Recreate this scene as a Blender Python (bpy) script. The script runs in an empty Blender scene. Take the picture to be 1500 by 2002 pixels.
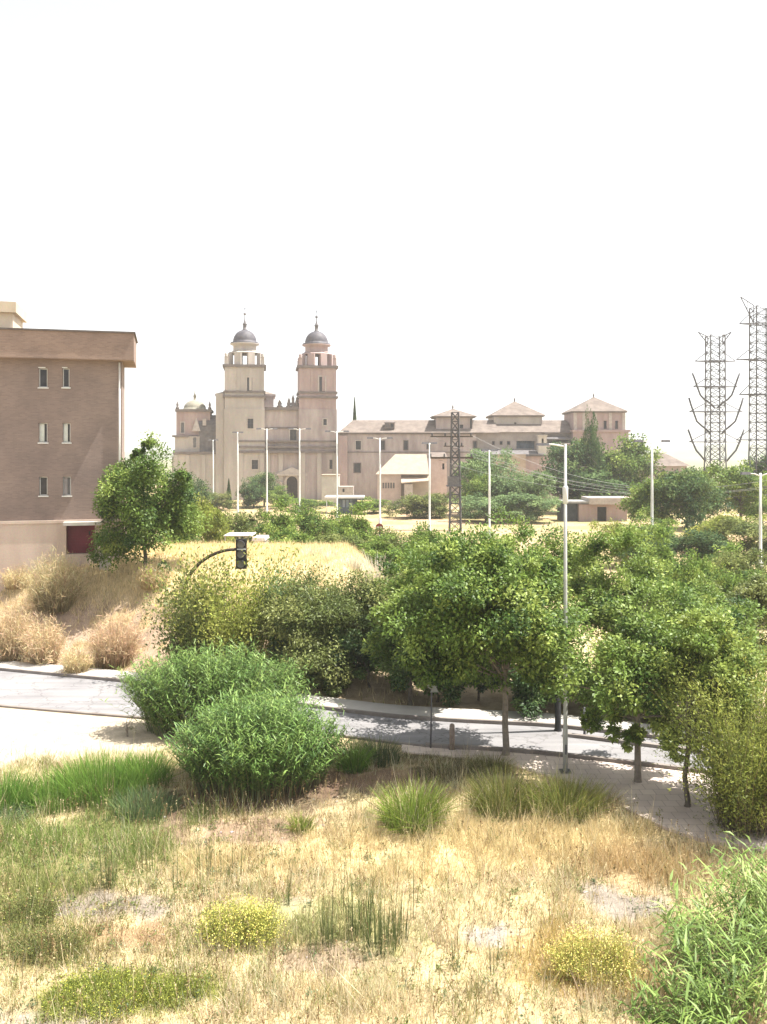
import bpy, math, random
import numpy as np
from math import radians as R

# ------------------------------------------------------------------ camera, sky, sun, exposure
SC = bpy.context.scene
COL = SC.collection
F, CXP, HZ, EYE = 1700.0, 750.0, 885.0, 9.8       # focal length and principal point in photo pixels, horizon row, eye height
cam_d = bpy.data.cameras.new('camera'); cam = bpy.data.objects.new('camera', cam_d); COL.objects.link(cam)
cam.location = (0, 0, EYE); cam.rotation_euler = (R(90), 0, 0)
cam_d.sensor_fit = 'VERTICAL'; cam_d.sensor_height = 24.0
cam_d.lens = 24.0 * F / 2002.0
cam_d.shift_y = -(1001.0 - HZ) / 2002.0
cam_d.clip_start = 0.1; cam_d.clip_end = 9000
SC.camera = cam

SUN_AZ, SUN_EL = 6.5, 64.0      # azimuth from +X towards +Y
wd = bpy.data.worlds.new('World'); SC.world = wd; wd.use_nodes = True
wn = wd.node_tree; wn.nodes.clear()
sky = wn.nodes.new('ShaderNodeTexSky'); sky.sky_type = 'NISHITA'; sky.sun_disc = False
sky.sun_elevation = R(SUN_EL); sky.sun_rotation = R(90 - SUN_AZ)
sky.air_density = 1.0; sky.dust_density = 1.6; sky.ozone_density = 0.5
hs = wn.nodes.new('ShaderNodeHueSaturation'); hs.inputs['Saturation'].default_value = 0.16
bg = wn.nodes.new('ShaderNodeBackground'); bg.inputs['Strength'].default_value = 0.115
wo = wn.nodes.new('ShaderNodeOutputWorld')
wn.links.new(sky.outputs[0], hs.inputs['Color']); wn.links.new(hs.outputs[0], bg.inputs['Color']); wn.links.new(bg.outputs[0], wo.inputs['Surface'])
sl = bpy.data.lights.new('sun', 'SUN'); sl.energy = 5.0; sl.angle = R(0.5); sl.color = (1.0, 0.95, 0.86)
so = bpy.data.objects.new('sun', sl); COL.objects.link(so)
from mathutils import Vector, Matrix
sdir = Vector((math.cos(R(SUN_EL))*math.cos(R(SUN_AZ)), math.cos(R(SUN_EL))*math.sin(R(SUN_AZ)), math.sin(R(SUN_EL))))
so.rotation_euler = sdir.to_track_quat('Z', 'Y').to_euler(); so.location = (60, 10, 80)
SC.view_settings.view_transform = 'Standard'; SC.view_settings.look = 'None'
SC.view_settings.gamma = 1.0; SC.view_settings.use_curve_mapping = False
SC.view_settings.exposure = 1.3
SC.render.engine = 'CYCLES'
SC.cycles.max_bounces = 6; SC.cycles.diffuse_bounces = 3; SC.cycles.transmission_bounces = 4; SC.cycles.transparent_max_bounces = 4

rng = np.random.default_rng(7)
random.seed(7)

# ------------------------------------------------------------------ pixel helpers (a photo direction at a chosen distance)
def px(x, Y): return (x - CXP) / F * Y
def pz(y, Y): return EYE - (y - HZ) / F * Y
def gp(x, y, z=0.0):
    Y = (EYE - z) * F / (y - HZ); return ((x - CXP) / F * Y, Y)

# ------------------------------------------------------------------ terrain shape
def sm(t): t = np.clip(t, 0, 1); return t * t * (3 - 2 * t)
NX = np.array([-60, -40, -14.7, -11.7, -6, -2, 1.5, 4.2, 5.9, 8.7, 14, 30, 60.])
NY = np.array([46, 40.5, 33.5, 32.7, 31.3, 30.2, 28.8, 28.4, 27.9, 26.9, 24.8, 18, 5.])
FX = np.array([-60, -40, -17.2, -11.3, -6.5, -2.1, .4, 2.8, 6, 9.6, 15, 30, 60.])
FY = np.array([53, 47, 39, 37.1, 35.2, 33, 32, 31.5, 31, 29.6, 27.3, 20.5, 7.])
_xs = np.linspace(-60, 60, 601); _k = np.hanning(15); _k /= _k.sum()
def _smooth(a, b):
    v = np.interp(_xs, a, b); p = np.pad(v, 7, mode='edge'); return np.convolve(p, _k, 'valid')
_n, _f = _smooth(NX, NY), _smooth(FX, FY)
kN = lambda X: np.interp(X, _xs, _n)
kF = lambda X: np.interp(X, _xs, _f)
_wr = np.random.default_rng(3)
_W = [(_wr.normal(size=2), _wr.uniform(0, 6.28)) for _ in range(24)]
def nz(x, y, s, k=0, m=6):
    r = 0
    for i in range(m):
        (d, p) = _W[(i + k) % 24]; r = r + np.sin((d[0] * x + d[1] * y) / s * (1.5 + .35 * i) + p)
    return r / m * 1.4
def ground(X, Y):
    X = np.asarray(X, float); Y = np.asarray(Y, float)
    t = Y - kF(X) - 1.9
    m = 1 - sm((X + 2.4) / 5)
    h = (2.6 * sm(t / 6.2) + 1.5 * sm((t - 2.5) / 7)) * m * (1 - sm((Y - 52) / 16))
    far = -1.0 * sm((Y - 105) / 80)
    nr = kN(X) - Y
    dip = -.34 * sm((nr - 4.0) / 4.5)
    rough = (nz(X, Y, 1.7) * .035 + nz(X, Y, .6, 5) * .02) * sm((nr - 4.5) / 2) + (nz(X, Y, 1.3, 8) * .13 + nz(X, Y, .5, 2) * .05) * sm((t - .5) / 2) * m
    mid = (nz(X, Y, 14, 3) * .25) * sm((Y - 60) / 20) * (1 - sm((Y - 170) / 20))
    return h + far + dip + rough + mid
def g1(x, y): return float(ground(x, y))

# ------------------------------------------------------------------ object helpers
def link(o): COL.objects.link(o); return o
def tag(o, label=None, cat=None, group=None, kind=None):
    if label: o['label'] = label
    if cat: o['category'] = cat
    if group: o['group'] = group
    if kind: o['kind'] = kind
    return o
def thing(name, label, cat, loc=(0, 0, 0), rz=0, group=None):
    o = link(bpy.data.objects.new(name, None)); o.location = loc; o.rotation_euler = (0, 0, rz); o.empty_display_size = .3
    return tag(o, label, cat, group)
def put(name, me, mat, parent=None):
    o = link(bpy.data.objects.new(name, me))
    if mat is not None and not me.materials: me.materials.append(mat)
    if parent is not None: o.parent = parent
    return o
def copy_tree(o, parent=None, scale=None):
    c = o.copy(); link(c)
    if parent is not None: c.parent = parent
    for ch in [x for x in bpy.data.objects if x.parent == o]: copy_tree(ch, c)
    return c

class MB:
    """collects shaped pieces of ONE part"""
    def __init__(s): s.v = []; s.f = []; s.smooth = []
    def add(s, v, f, sm_=False):
        b = len(s.v); s.v += [tuple(p) for p in v]; s.f += [tuple(i + b for i in q) for q in f]; s.smooth += [sm_] * len(f); return s
    def box(s, x0, x1, y0, y1, z0, z1):
        v = [(x0,y0,z0),(x1,y0,z0),(x1,y1,z0),(x0,y1,z0),(x0,y0,z1),(x1,y0,z1),(x1,y1,z1),(x0,y1,z1)]
        return s.add(v, [(0,3,2,1),(4,5,6,7),(0,1,5,4),(1,2,6,5),(2,3,7,6),(3,0,4,7)])
    def taper(s, x0, x1, y0, y1, z0, z1, t):
        v = [(x0,y0,z0),(x1,y0,z0),(x1,y1,z0),(x0,y1,z0),(x0+t,y0+t,z1),(x1-t,y0+t,z1),(x1-t,y1-t,z1),(x0+t,y1-t,z1)]
        return s.add(v, [(0,3,2,1),(4,5,6,7),(0,1,5,4),(1,2,6,5),(2,3,7,6),(3,0,4,7)])
    def pyramid(s, x0, x1, y0, y1, z0, z1, ax=None, ay=None):
        ax = (x0+x1)/2 if ax is None else ax; ay = (y0+y1)/2 if ay is None else ay
        return s.add([(x0,y0,z0),(x1,y0,z0),(x1,y1,z0),(x0,y1,z0),(ax,ay,z1)], [(0,3,2,1),(0,1,4),(1,2,4),(2,3,4),(3,0,4)])
    def hip(s, x0, x1, y0, y1, z0, z1, inx0, inx1):
        ym = (y0+y1)/2
        v = [(x0,y0,z0),(x1,y0,z0),(x1,y1,z0),(x0,y1,z0),(x0+inx0,ym,z1),(x1-inx1,ym,z1)]
        return s.add(v, [(0,3,2,1),(0,1,5,4),(1,2,5),(2,3,4,5),(3,0,4)])
    def tube(s, pts, r, n=6, cap=True):
        pts = [Vector(p) for p in pts]; rr = r if hasattr(r, '__len__') else [r] * len(pts)
        v = []; ref = None
        for i, p in enumerate(pts):
            d = (pts[min(i+1, len(pts)-1)] - pts[max(i-1, 0)]).normalized()
            if ref is None: ref = Vector((1,0,0)) if abs(d.x) < .8 else Vector((0,1,0))
            a = (ref - d * ref.dot(d)).normalized(); b = d.cross(a); ref = a
            for k in range(n):
                t = 2*math.pi*k/n; v.append(p + (a*math.cos(t) + b*math.sin(t)) * rr[i])
        f = [(i*n+k, i*n+(k+1)%n, (i+1)*n+(k+1)%n, (i+1)*n+k) for i in range(len(pts)-1) for k in range(n)]
        if cap: f += [tuple(range(n-1, -1, -1)), tuple((len(pts)-1)*n+k for k in range(n))]
        return s.add(v, f, n > 5)
    def lathe(s, prof, c=(0,0,0), n=12, ph=0.0, smooth=True):
        v = []
        for (r, z) in prof:
            for k in range(n):
                t = 2*math.pi*(k+ph)/n; v.append((c[0]+r*math.cos(t), c[1]+r*math.sin(t), c[2]+z))
        m = len(prof)
        f = [(i*n+k, i*n+(k+1)%n, (i+1)*n+(k+1)%n, (i+1)*n+k) for i in range(m-1) for k in range(n)]
        f += [tuple(range(n-1,-1,-1)), tuple((m-1)*n+k for k in range(n))]
        return s.add(v, f, smooth)
    def bar(s, a, b, w): return s.tube([a, b], w, 4)
    def face(s, x0, x1, z0, z1, holes, y, depth):
        """front face (towards -y) with real openings and their reveals"""
        xs = sorted({x0, x1, *[h[0] for h in holes], *[h[1] for h in holes]}); zs = sorted({z0, z1, *[h[2] for h in holes], *[h[3] for h in holes]})
        xs = [x for x in xs if x0 <= x <= x1]; zs = [z for z in zs if z0 <= z <= z1]
        for i in range(len(xs)-1):
            for j in range(len(zs)-1):
                mx, mz = (xs[i]+xs[i+1])/2, (zs[j]+zs[j+1])/2
                if any(h[0] < mx < h[1] and h[2] < mz < h[3] for h in holes): continue
                s.add([(xs[i],y,zs[j]),(xs[i+1],y,zs[j]),(xs[i+1],y,zs[j+1]),(xs[i],y,zs[j+1])], [(0,1,2,3)])
        for (a,b,c,d) in holes:
            s.add([(a,y,c),(b,y,c),(b,y,d),(a,y,d),(a,y+depth,c),(b,y+depth,c),(b,y+depth,d),(a,y+depth,d)],
                  [(0,4,5,1),(1,5,6,2),(2,6,7,3),(3,7,4,0)])
        return s
    def block(s, x0, x1, y0, y1, z0, z1, holes=(), depth=.35):
        """box whose front has openings"""
        s.face(x0, x1, z0, z1, list(holes), y0, depth)
        v = [(x0,y0,z0),(x1,y0,z0),(x1,y1,z0),(x0,y1,z0),(x0,y0,z1),(x1,y0,z1),(x1,y1,z1),(x0,y1,z1)]
        return s.add(v, [(4,5,6,7),(1,2,6,5),(2,3,7,6),(3,0,4,7)])
    def mesh(s, name):
        me = bpy.data.meshes.new(name); me.from_pydata(s.v, [], s.f); me.polygons.foreach_set('use_smooth', s.smooth); me.update(); return me
    def build(s, name, mat, parent=None): return put(name, s.mesh(name), mat, parent)

class Geo:
    """numpy soup of leaves, blades and strips with a colour of their own each"""
    def __init__(s): s.V = []; s.Q = []; s.T = []; s.C = []; s.n = 0
    def _push(s, V, C): s.V.append(V.reshape(-1, 3)); s.C.append(C.reshape(-1, 3)); b = s.n; s.n += V.reshape(-1, 3).shape[0]; return b
    def quads(s, V, C):      # V (n,4,3), C (n,3)
        n = len(V)
        if n == 0: return
        b = s._push(V, np.repeat(C[:, None, :], 4, 1)); s.Q.append(b + np.arange(n*4).reshape(n, 4))
    def tris(s, V, C0, C1):
        n = len(V); CC = np.stack([C0, C0, C1], 1); b = s._push(V, CC); s.T.append(b + np.arange(n*3).reshape(n, 3))
    def leaves(s, P, D, N, L, W, C):
        S = np.cross(D, N); S /= np.linalg.norm(S, axis=1, keepdims=True) + 1e-9
        L = np.broadcast_to(L, (len(P),))[:, None]; W = np.broadcast_to(W, (len(P),))[:, None]
        U = np.cross(S, D)
        V = np.stack([P, P + D*L*.45 + S*W*.5 + U*L*.06, P + D*L, P + D*L*.45 - S*W*.5 + U*L*.06], 1)
        s.quads(V, C)
    def strips(s, P0, P1, P2, S, w0, w1, w2, C, C2=None):
        n = len(P0); C2 = C if C2 is None else C2
        b_ = lambda w: np.broadcast_to(w, (n,))[:, None]
        V = np.stack([P0 - S*b_(w0)/2, P0 + S*b_(w0)/2, P1 - S*b_(w1)/2, P1 + S*b_(w1)/2, P2 - S*b_(w2)/2, P2 + S*b_(w2)/2], 1)
        CC = np.stack([C, C, (C+C2)/2, (C+C2)/2, C2, C2], 1)
        b = s._push(V, CC); i = b + np.arange(n)[:, None]*6
        s.Q.append(np.concatenate([i + np.array([0,1,3,2]), i + np.array([2,3,5,4])]))
    def mesh(s, name):
        V = np.concatenate(s.V).astype(np.float32); C = np.concatenate(s.C).astype(np.float32)
        Q = np.concatenate(s.Q) if s.Q else np.zeros((0,4), int); T = np.concatenate(s.T) if s.T else np.zeros((0,3), int)
        me = bpy.data.meshes.new(name)
        me.vertices.add(len(V)); me.vertices.foreach_set('co', V.ravel())
        nl = Q.size + T.size; me.loops.add(nl); me.loops.foreach_set('vertex_index', np.concatenate([Q.ravel(), T.ravel()]).astype(np.int32))
        tot = np.concatenate([np.full(len(Q), 4), np.full(len(T), 3)]).astype(np.int32)
        st = np.concatenate([[0], np.cumsum(tot)[:-1]]).astype(np.int32)
        me.polygons.add(len(tot)); me.polygons.foreach_set('loop_start', st)
        try: me.polygons.foreach_set('loop_total', tot)
        except Exception: pass
        a = me.attributes.new('Col', 'FLOAT_COLOR', 'POINT')
        a.data.foreach_set('color', np.concatenate([np.clip(C, 0, 1), np.ones((len(C), 1), np.float32)], 1).astype(np.float32).ravel())
        me.update(calc_edges=True); return me
    def build(s, name, mat, parent=None): return put(name, s.mesh(name), mat, parent)

def unit(v): return v / (np.linalg.norm(v, axis=-1, keepdims=True) + 1e-9)
def rdir(n, g=None): return unit((g or rng).normal(size=(n, 3)))
def cj(base, n, amt=.18, g=None):
    """n jittered copies of a colour"""
    g = g or rng; b = np.asarray(base, float)
    return np.clip(b * (1 + g.normal(size=(n, 1)) * amt) * (1 + g.normal(size=(n, 3)) * amt * .35), .004, .9)
def mixc(a, b, t): return np.asarray(a) * (1 - t) + np.asarray(b) * t

# ------------------------------------------------------------------ materials
def new_mat(name):
    m = bpy.data.materials.new(name); m.use_nodes = True; nt = m.node_tree; nt.nodes.clear()
    out = nt.nodes.new('ShaderNodeOutputMaterial'); return m, nt, out
def N(nt, t, **kw):
    n = nt.nodes.new(t)
    for k, v in kw.items():
        if k.startswith('_'): setattr(n, k[1:], v)
        else: n.inputs[k.replace('__', ' ')].default_value = v
    return n
def leaf_mat(name, trans=.4, rough=.55, spec=.25):
    m, nt, out = new_mat(name); L = nt.links.new
    at = N(nt, 'ShaderNodeAttribute', _attribute_name='Col')
    p = N(nt, 'ShaderNodeBsdfPrincipled', Roughness=rough); p.inputs['Specular IOR Level'].default_value = spec
    t = N(nt, 'ShaderNodeBsdfTranslucent'); mx = N(nt, 'ShaderNodeMixShader', Fac=trans)
    g = N(nt, 'ShaderNodeGamma', Gamma=.88)
    L(at.outputs['Color'], p.inputs['Base Color']); L(at.outputs['Color'], g.inputs['Color']); L(g.outputs[0], t.inputs['Color'])
    L(p.outputs[0], mx.inputs[1]); L(t.outputs[0], mx.inputs[2]); L(mx.outputs[0], out.inputs['Surface']); return m
def surf(name, c1, c2, scale=3., rough=.85, bump=.15, bscale=25., detail=6., metal=0., c3=None, streak=False, spec=.3):
    """two or three colours of the thing itself mixed by noise, with fine relief"""
    m, nt, out = new_mat(name); L = nt.links.new
    tc = N(nt, 'ShaderNodeTexCoord'); mp = N(nt, 'ShaderNodeMapping')
    if streak: mp.inputs['Scale'].default_value = (1, 1, .22)
    n1 = N(nt, 'ShaderNodeTexNoise', Scale=scale, Detail=detail, Roughness=.62)
    rp = N(nt, 'ShaderNodeValToRGB'); e = rp.color_ramp.elements
    e[0].position = .36; e[0].color = (*c1, 1); e[1].position = .64; e[1].color = (*c2, 1)
    if c3: q = e.new(.5); q.color = (*c3, 1)
    n2 = N(nt, 'ShaderNodeTexNoise', Scale=bscale, Detail=5.)
    hsv = N(nt, 'ShaderNodeMix', _data_type='RGBA', _blend_type='MULTIPLY'); hsv.inputs[0].default_value = .35
    p = N(nt, 'ShaderNodeBsdfPrincipled', Roughness=rough, Metallic=metal); p.inputs['Specular IOR Level'].default_value = spec
    b = N(nt, 'ShaderNodeBump', Strength=bump, Distance=.02)
    L(tc.outputs['Object'], mp.inputs['Vector']); L(mp.outputs[0], n1.inputs['Vector']); L(tc.outputs['Object'], n2.inputs['Vector'])
    L(n1.outputs['Fac'], rp.inputs['Fac']); L(rp.outputs[0], hsv.inputs[6]); L(n2.outputs['Color'], hsv.inputs[7])
    g = N(nt, 'ShaderNodeMix', _data_type='RGBA', _blend_type='MIX'); g.inputs[0].default_value = .25
    L(hsv.outputs[2], p.inputs['Base Color'])
    hsv.inputs[0].default_value = .3
    L(n2.outputs['Fac'], b.inputs['Height']); L(b.outputs[0], p.inputs['Normal']); L(p.outputs[0], out.inputs['Surface']); nt.nodes.remove(g); return m
def brick_mat(name, c1, c2, mortar, bw=.25, bh=.07, joint=.012, sc=1., wear=None, rough=.9):
    m, nt, out = new_mat(name); L = nt.links.new
    tc = N(nt, 'ShaderNodeTexCoord'); sp = N(nt, 'ShaderNodeSeparateXYZ'); ad = N(nt, 'ShaderNodeMath', _operation='ADD'); cb = N(nt, 'ShaderNodeCombineXYZ')
    br = N(nt, 'ShaderNodeTexBrick', Scale=sc); br.inputs['Brick Width'].default_value = bw; br.inputs['Row Height'].default_value = bh
    br.inputs['Mortar Size'].default_value = joint; br.inputs['Color1'].default_value = (*c1, 1); br.inputs['Color2'].default_value = (*c2, 1); br.inputs['Mortar'].default_value = (*mortar, 1)
    nn = N(nt, 'ShaderNodeTexNoise', Scale=.55, Detail=7.); rp = N(nt, 'ShaderNodeValToRGB')
    rp.color_ramp.elements[0].position = .3; rp.color_ramp.elements[0].color = (.74, .72, .72, 1); rp.color_ramp.elements[1].position = .7; rp.color_ramp.elements[1].color = (1.08, 1.05, 1.0, 1)
    mu = N(nt, 'ShaderNodeMix', _data_type='RGBA', _blend_type='MULTIPLY'); mu.inputs[0].default_value = 1.
    p = N(nt, 'ShaderNodeBsdfPrincipled', Roughness=rough); bp = N(nt, 'ShaderNodeBump', Strength=.5, Distance=.01)
    L(tc.outputs['Object'], sp.inputs[0]); L(sp.outputs['X'], ad.inputs[0]); L(sp.outputs['Y'], ad.inputs[1]); L(ad.outputs[0], cb.inputs['X']); L(sp.outputs['Z'], cb.inputs['Y'])
    L(cb.outputs[0], br.inputs['Vector']); L(br.outputs['Color'], mu.inputs[6]); L(nn.outputs['Fac'], rp.inputs['Fac']); L(rp.outputs[0], mu.inputs[7]); L(tc.outputs['Object'], nn.inputs['Vector'])
    L(mu.outputs[2], p.inputs['Base Color']); L(br.outputs['Fac'], bp.inputs['Height']); bp.invert = True; L(bp.outputs[0], p.inputs['Normal']); L(p.outputs[0], out.inputs['Surface']); return m

LEAF = leaf_mat('foliage', .30, .5, .3)
FARLEAF = leaf_mat('foliage_far', .3, .6, .15)
STRAW = leaf_mat('dry_grass_blades', .3, .75, .1)
BARK = surf('bark', (.10,.085,.07), (.19,.165,.14), 8, .95, .5, 30)
PALEBARK = surf('pale_bark', (.2,.17,.14), (.3,.26,.22), 8, .95, .5, 30)
GALV = surf('galvanised_paint', (.62,.64,.62), (.72,.73,.71), 3, .5, .05, 30, spec=.4)
WHITEP = surf('white_paint', (.70,.70,.68), (.8,.8,.78), 2, .5, .04, 20)
STEEL = surf('dark_steel', (.07,.07,.085), (.13,.13,.14), 4, .6, .08, 20)
STEELM = surf('weathered_steel', (.10,.10,.115), (.16,.16,.175), 4, .6, .08, 20)
BLACK = surf('black_paint', (.012,.012,.014), (.03,.03,.032), 4, .45, .04, 20)
RUSTY = surf('brown_steel_arm', (.035,.025,.018), (.07,.05,.035), 5, .6, .08, 20)
LENS = surf('signal_glass', (.10,.11,.12), (.16,.17,.18), 3, .25, .03, 20, spec=.6)
BACKP = surf('sign_back_aluminium', (.30,.32,.31), (.4,.42,.41), 4, .5, .04, 20)
REDP = surf('red_sign_face', (.20,.04,.03), (.27,.06,.045), 3, .5, .02, 20)
CHURCH = surf('church_stone', (.33,.275,.268), (.50,.43,.412), .5, .9, .3, 3, c3=(.41,.348,.334), streak=True)
CHURCHG = surf('church_stone_greyed', (.38,.34,.31), (.52,.47,.43), .35, .9, .3, 3, c3=(.44,.40,.365), streak=True)
TOWERP = surf('church_pink_brick', (.35,.262,.25), (.47,.365,.35), .5, .9, .3, 3, streak=True)
TRIM = surf('cornice_stone', (.15,.128,.122), (.22,.19,.18), .8, .9, .2, 4)
PALETRIM = surf('pale_stucco', (.50,.465,.42), (.60,.56,.51), .6, .9, .1, 4)
DOME = surf('dome_slate', (.07,.067,.085), (.12,.113,.13), 1.2, .6, .2, 5)
DOMEG = surf('dome_tile_ochre', (.25,.235,.185), (.33,.31,.25), 1.2, .7, .2, 5)
SLATE = surf('dark_roof_tile', (.12,.115,.12), (.19,.175,.18), 1., .75, .3, 6)
TILE = surf('clay_roof_tile', (.17,.14,.125), (.25,.21,.185), .7, .9, .4, 6, c3=(.21,.175,.155), spec=.1)
TILEP = surf('pale_roof_tile', (.38,.30,.235), (.46,.37,.29), .8, .85, .3, 6)
DARKWIN = surf('dark_window_glass', (.018,.018,.024), (.05,.05,.06), 2, .3, .02, 10, spec=.5)
GREYWIN = surf('grey_window_glass', (.10,.105,.115), (.17,.17,.18), 2, .3, .02, 10, spec=.5)
STONEF = surf('window_stone', (.42,.37,.34), (.53,.48,.44), 2, .9, .1, 8)
BLUE = surf('blue_grey_panel', (.07,.10,.14), (.14,.18,.23), 1, .6, .04, 8)
BLIND = surf('white_blind', (.60,.63,.58), (.72,.74,.69), 4, .7, .05, 30)
MAROON = surf('maroon_door_paint', (.14,.014,.028), (.19,.02,.04), 2, .5, .03, 20)
BRICK = brick_mat('brown_brick', (.222,.17,.155), (.272,.21,.19), (.252,.21,.192), .25, .075, .011)
BRICKF = brick_mat('brown_brick_fascia', (.24,.172,.148), (.30,.218,.188), (.275,.222,.19), .25, .075, .011)
STUCCO = surf('pinkish_stucco', (.52,.41,.345), (.66,.54,.46), .5, .92, .2, 12, streak=True)
BEIGE = surf('beige_render', (.56,.47,.36), (.66,.56,.44), .8, .9, .1, 12)
WOODP = surf('weathered_post', (.26,.2,.17), (.36,.29,.25), 6, .9, .3, 20)

# ------------------------------------------------------------------ ground
GREY = np.array((.33,.30,.28)); STRAWC = np.array((.62,.51,.31)); SOIL = np.array((.27,.20,.15)); SAND = np.array((.56,.49,.39)); PINK = np.array((.42,.315,.255)); TAN = np.array((.50,.385,.25))
PATCH = [  # photo x, y, rx, ry, colour of the patch, grass keep, grass height factor, blade colour
    (160,1655,240,85, (.27,.25,.12), 1.0, 1.25, (.22,.30,.08)),
    (60,1770,150,70, (.36,.30,.16), .95, 1.05, (.29,.32,.11)),
    (230,1772,120,26, (.30,.265,.235), .45, .7, (.40,.34,.25)),
    (250,1832,130,24, (.36,.25,.15), .75, .8, (.46,.33,.19)),
    (100,1870,110,40, (.36,.30,.15), .9, 1.0, (.36,.33,.14)),
    (960,1830,58,24, (.34,.32,.31), .12, .5, (.5,.45,.36)),
    (1215,1752,85,44, (.29,.265,.25), .25, .6, (.42,.38,.3)),
    (590,1772,34,20, (.40,.37,.35), .12, .6, (.5,.45,.36)),
    (120,1990,110,18, (.36,.34,.32), .25, .7, (.42,.38,.3)),
    (240,1938,190,40, (.28,.28,.09), 1.0, 1.0, (.29,.34,.07)), (330,1600,120,34, (.22,.22,.10), 1.0, 1.2, (.21,.28,.08)),
    (470,1632,150,34, (.34,.25,.19), .6, .8, (.46,.35,.24)),
    (510,1572,230,26, (.12,.085,.06), .2, .6, (.2,.16,.09)),  # soil and blades coloured dark for the shadow at the reeds' foot
    (640,1545,190,26, (.23,.155,.115), .35, .7, (.36,.26,.16)),
    (900,1498,180,20, (.17,.15,.09), 1.0, .8, (.17,.16,.08)),  # tree shade along the pavement edge, put into the ground and blade colour
    (1130,1500,110,14, (.30,.245,.19), .5, .5, (.36,.3,.2)),
    (1250,1600,90,24, (.30,.25,.20), .5, .6, (.42,.35,.22)),
    (690,1810,150,70, (.42,.40,.20), .9, 1.1, (.36,.37,.16)),
    (1130,1880,150,60, (.5,.37,.18), 1.0, 1.0, (.56,.44,.18)),
    (620,1880,110,30, (.32,.25,.19), .6, .8, (.42,.33,.2)),
    (980,1660,330,50, (.66,.54,.30), 1.0, 1.25, (.70,.58,.33)),
    (1240,1700,140,34, (.5,.38,.22), 1.0, 1.6, (.60,.45,.24)),
    (560,1690,260,40, (.64,.52,.3), 1.0, 1.0, (.68,.57,.33)),
]
_P = []
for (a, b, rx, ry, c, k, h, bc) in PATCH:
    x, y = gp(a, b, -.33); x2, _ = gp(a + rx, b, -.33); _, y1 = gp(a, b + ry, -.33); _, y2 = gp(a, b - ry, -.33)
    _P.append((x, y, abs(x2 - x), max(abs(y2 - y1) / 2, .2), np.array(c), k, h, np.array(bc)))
def patch_w(X, Y):
    """weights of the ground patches at points"""
    w = []
    wob = nz(X, Y, .7, 4) * .5 + nz(X, Y, .25, 9) * .35 + nz(X, Y, .1, 3) * .2
    for (x, y, rx, ry, *_r) in _P:
        d = np.sqrt(((X - x) / rx) ** 2 + ((Y - y) / ry) ** 2) + wob
        w.append(1 - sm((d - .7) / .5))
    return w
def ground_col(X, Y):
    X = np.asarray(X, float); Y = np.asarray(Y, float); C = np.ones(X.shape + (3,)) * STRAWC
    v = nz(X, Y, 1.1, 2)[..., None] * .5 + .5; C = C * (.85 + .25 * v)
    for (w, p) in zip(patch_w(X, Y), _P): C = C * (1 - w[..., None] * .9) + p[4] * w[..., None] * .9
    t = Y - kF(X); nr = kN(X) - Y
    def ov(C, w, c): w = np.clip(w, 0, 1)[..., None]; return C * (1 - w) + np.asarray(c) * w
    # pale sandy lot at the left of the road
    lot = sm((-6.5 - X) / 2.0) * sm((nr + .3) / .3) * sm((6.0 - nr + nz(X, Y, 1, 7) * .6 - np.clip((X + 12) * .5, 0, 3)) / 1.2)
    C = ov(C, lot, SAND)
    # dark earth under the shrubs beyond the pavement
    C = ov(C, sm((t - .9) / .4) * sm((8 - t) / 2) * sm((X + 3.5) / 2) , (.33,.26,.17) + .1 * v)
    # eroded bank at the left
    bank = sm((t - 1.0) / .8) * sm((7.0 - t) / 1.5) * sm((-3 - X) / 3)
    C = ov(C, bank * .85, PINK * (.82 + .3 * v))
    C = ov(C, bank * sm((nz(X, Y, .8, 11) - .15) / .3) * .7, (.52,.40,.22))
    C = ov(C, sm((t - 6.5) / 1.5) * sm((64 - Y) / 5) * sm((-1 - X) / 4), (.74,.61,.37))
    f = sm((Y - 66) / 15)
    C = ov(C, f, TAN * (.9 + .2 * v)); C = ov(C, f * sm((nz(X, Y, 9, 6) - .1) / .3) * .6, (.50,.34,.23)); C = ov(C, f * sm((nz(X, Y, 6, 13) - .0) / .3) * .75, (.36,.33,.15)); C = ov(C, f * sm((nz(X, Y, 2.5, 9) - .1) / .3) * .45, (.30,.27,.12))
    C = ov(C, sm((Y - 250) / 100), (.22,.22,.13)); return C
def axis(parts):
    return np.unique(np.concatenate([np.linspace(a, b, n) for (a, b, n) in parts]))
gx = axis([(-3000,-400,14), (-400,-60,30), (-60,-26,35), (-26,16,190), (16,60,45), (60,400,30), (400,3000,14)])
gy = axis([(-60,10,12), (10,27,100), (27,52,110), (52,110,60), (110,230,50), (230,600,25), (600,4000,25)])
XX, YY = np.meshgrid(gx, gy)
ZZ = ground(XX, YY)
me = bpy.data.meshes.new('ground'); nx, ny = len(gx), len(gy)
Vg = np.stack([XX, YY, ZZ], -1).reshape(-1, 3)
ii = np.arange(nx*ny).reshape(ny, nx); Qg = np.stack([ii[:-1,:-1], ii[:-1,1:], ii[1:,1:], ii[1:,:-1]], -1).reshape(-1, 4)
gg = Geo(); gg._push(Vg, ground_col(XX, YY).reshape(-1, 3)); gg.Q.append(Qg); me = gg.mesh('ground'); me.polygons.foreach_set('use_smooth', [True]*len(me.polygons))
m, nt, out = new_mat('dry_earth'); L = nt.links.new
at = N(nt, 'ShaderNodeAttribute', _attribute_name='Col'); tc = N(nt, 'ShaderNodeTexCoord')
n1 = N(nt, 'ShaderNodeTexNoise', Scale=2.2, Detail=9., Roughness=.7); n2 = N(nt, 'ShaderNodeTexNoise', Scale=22., Detail=6., Roughness=.7)
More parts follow.
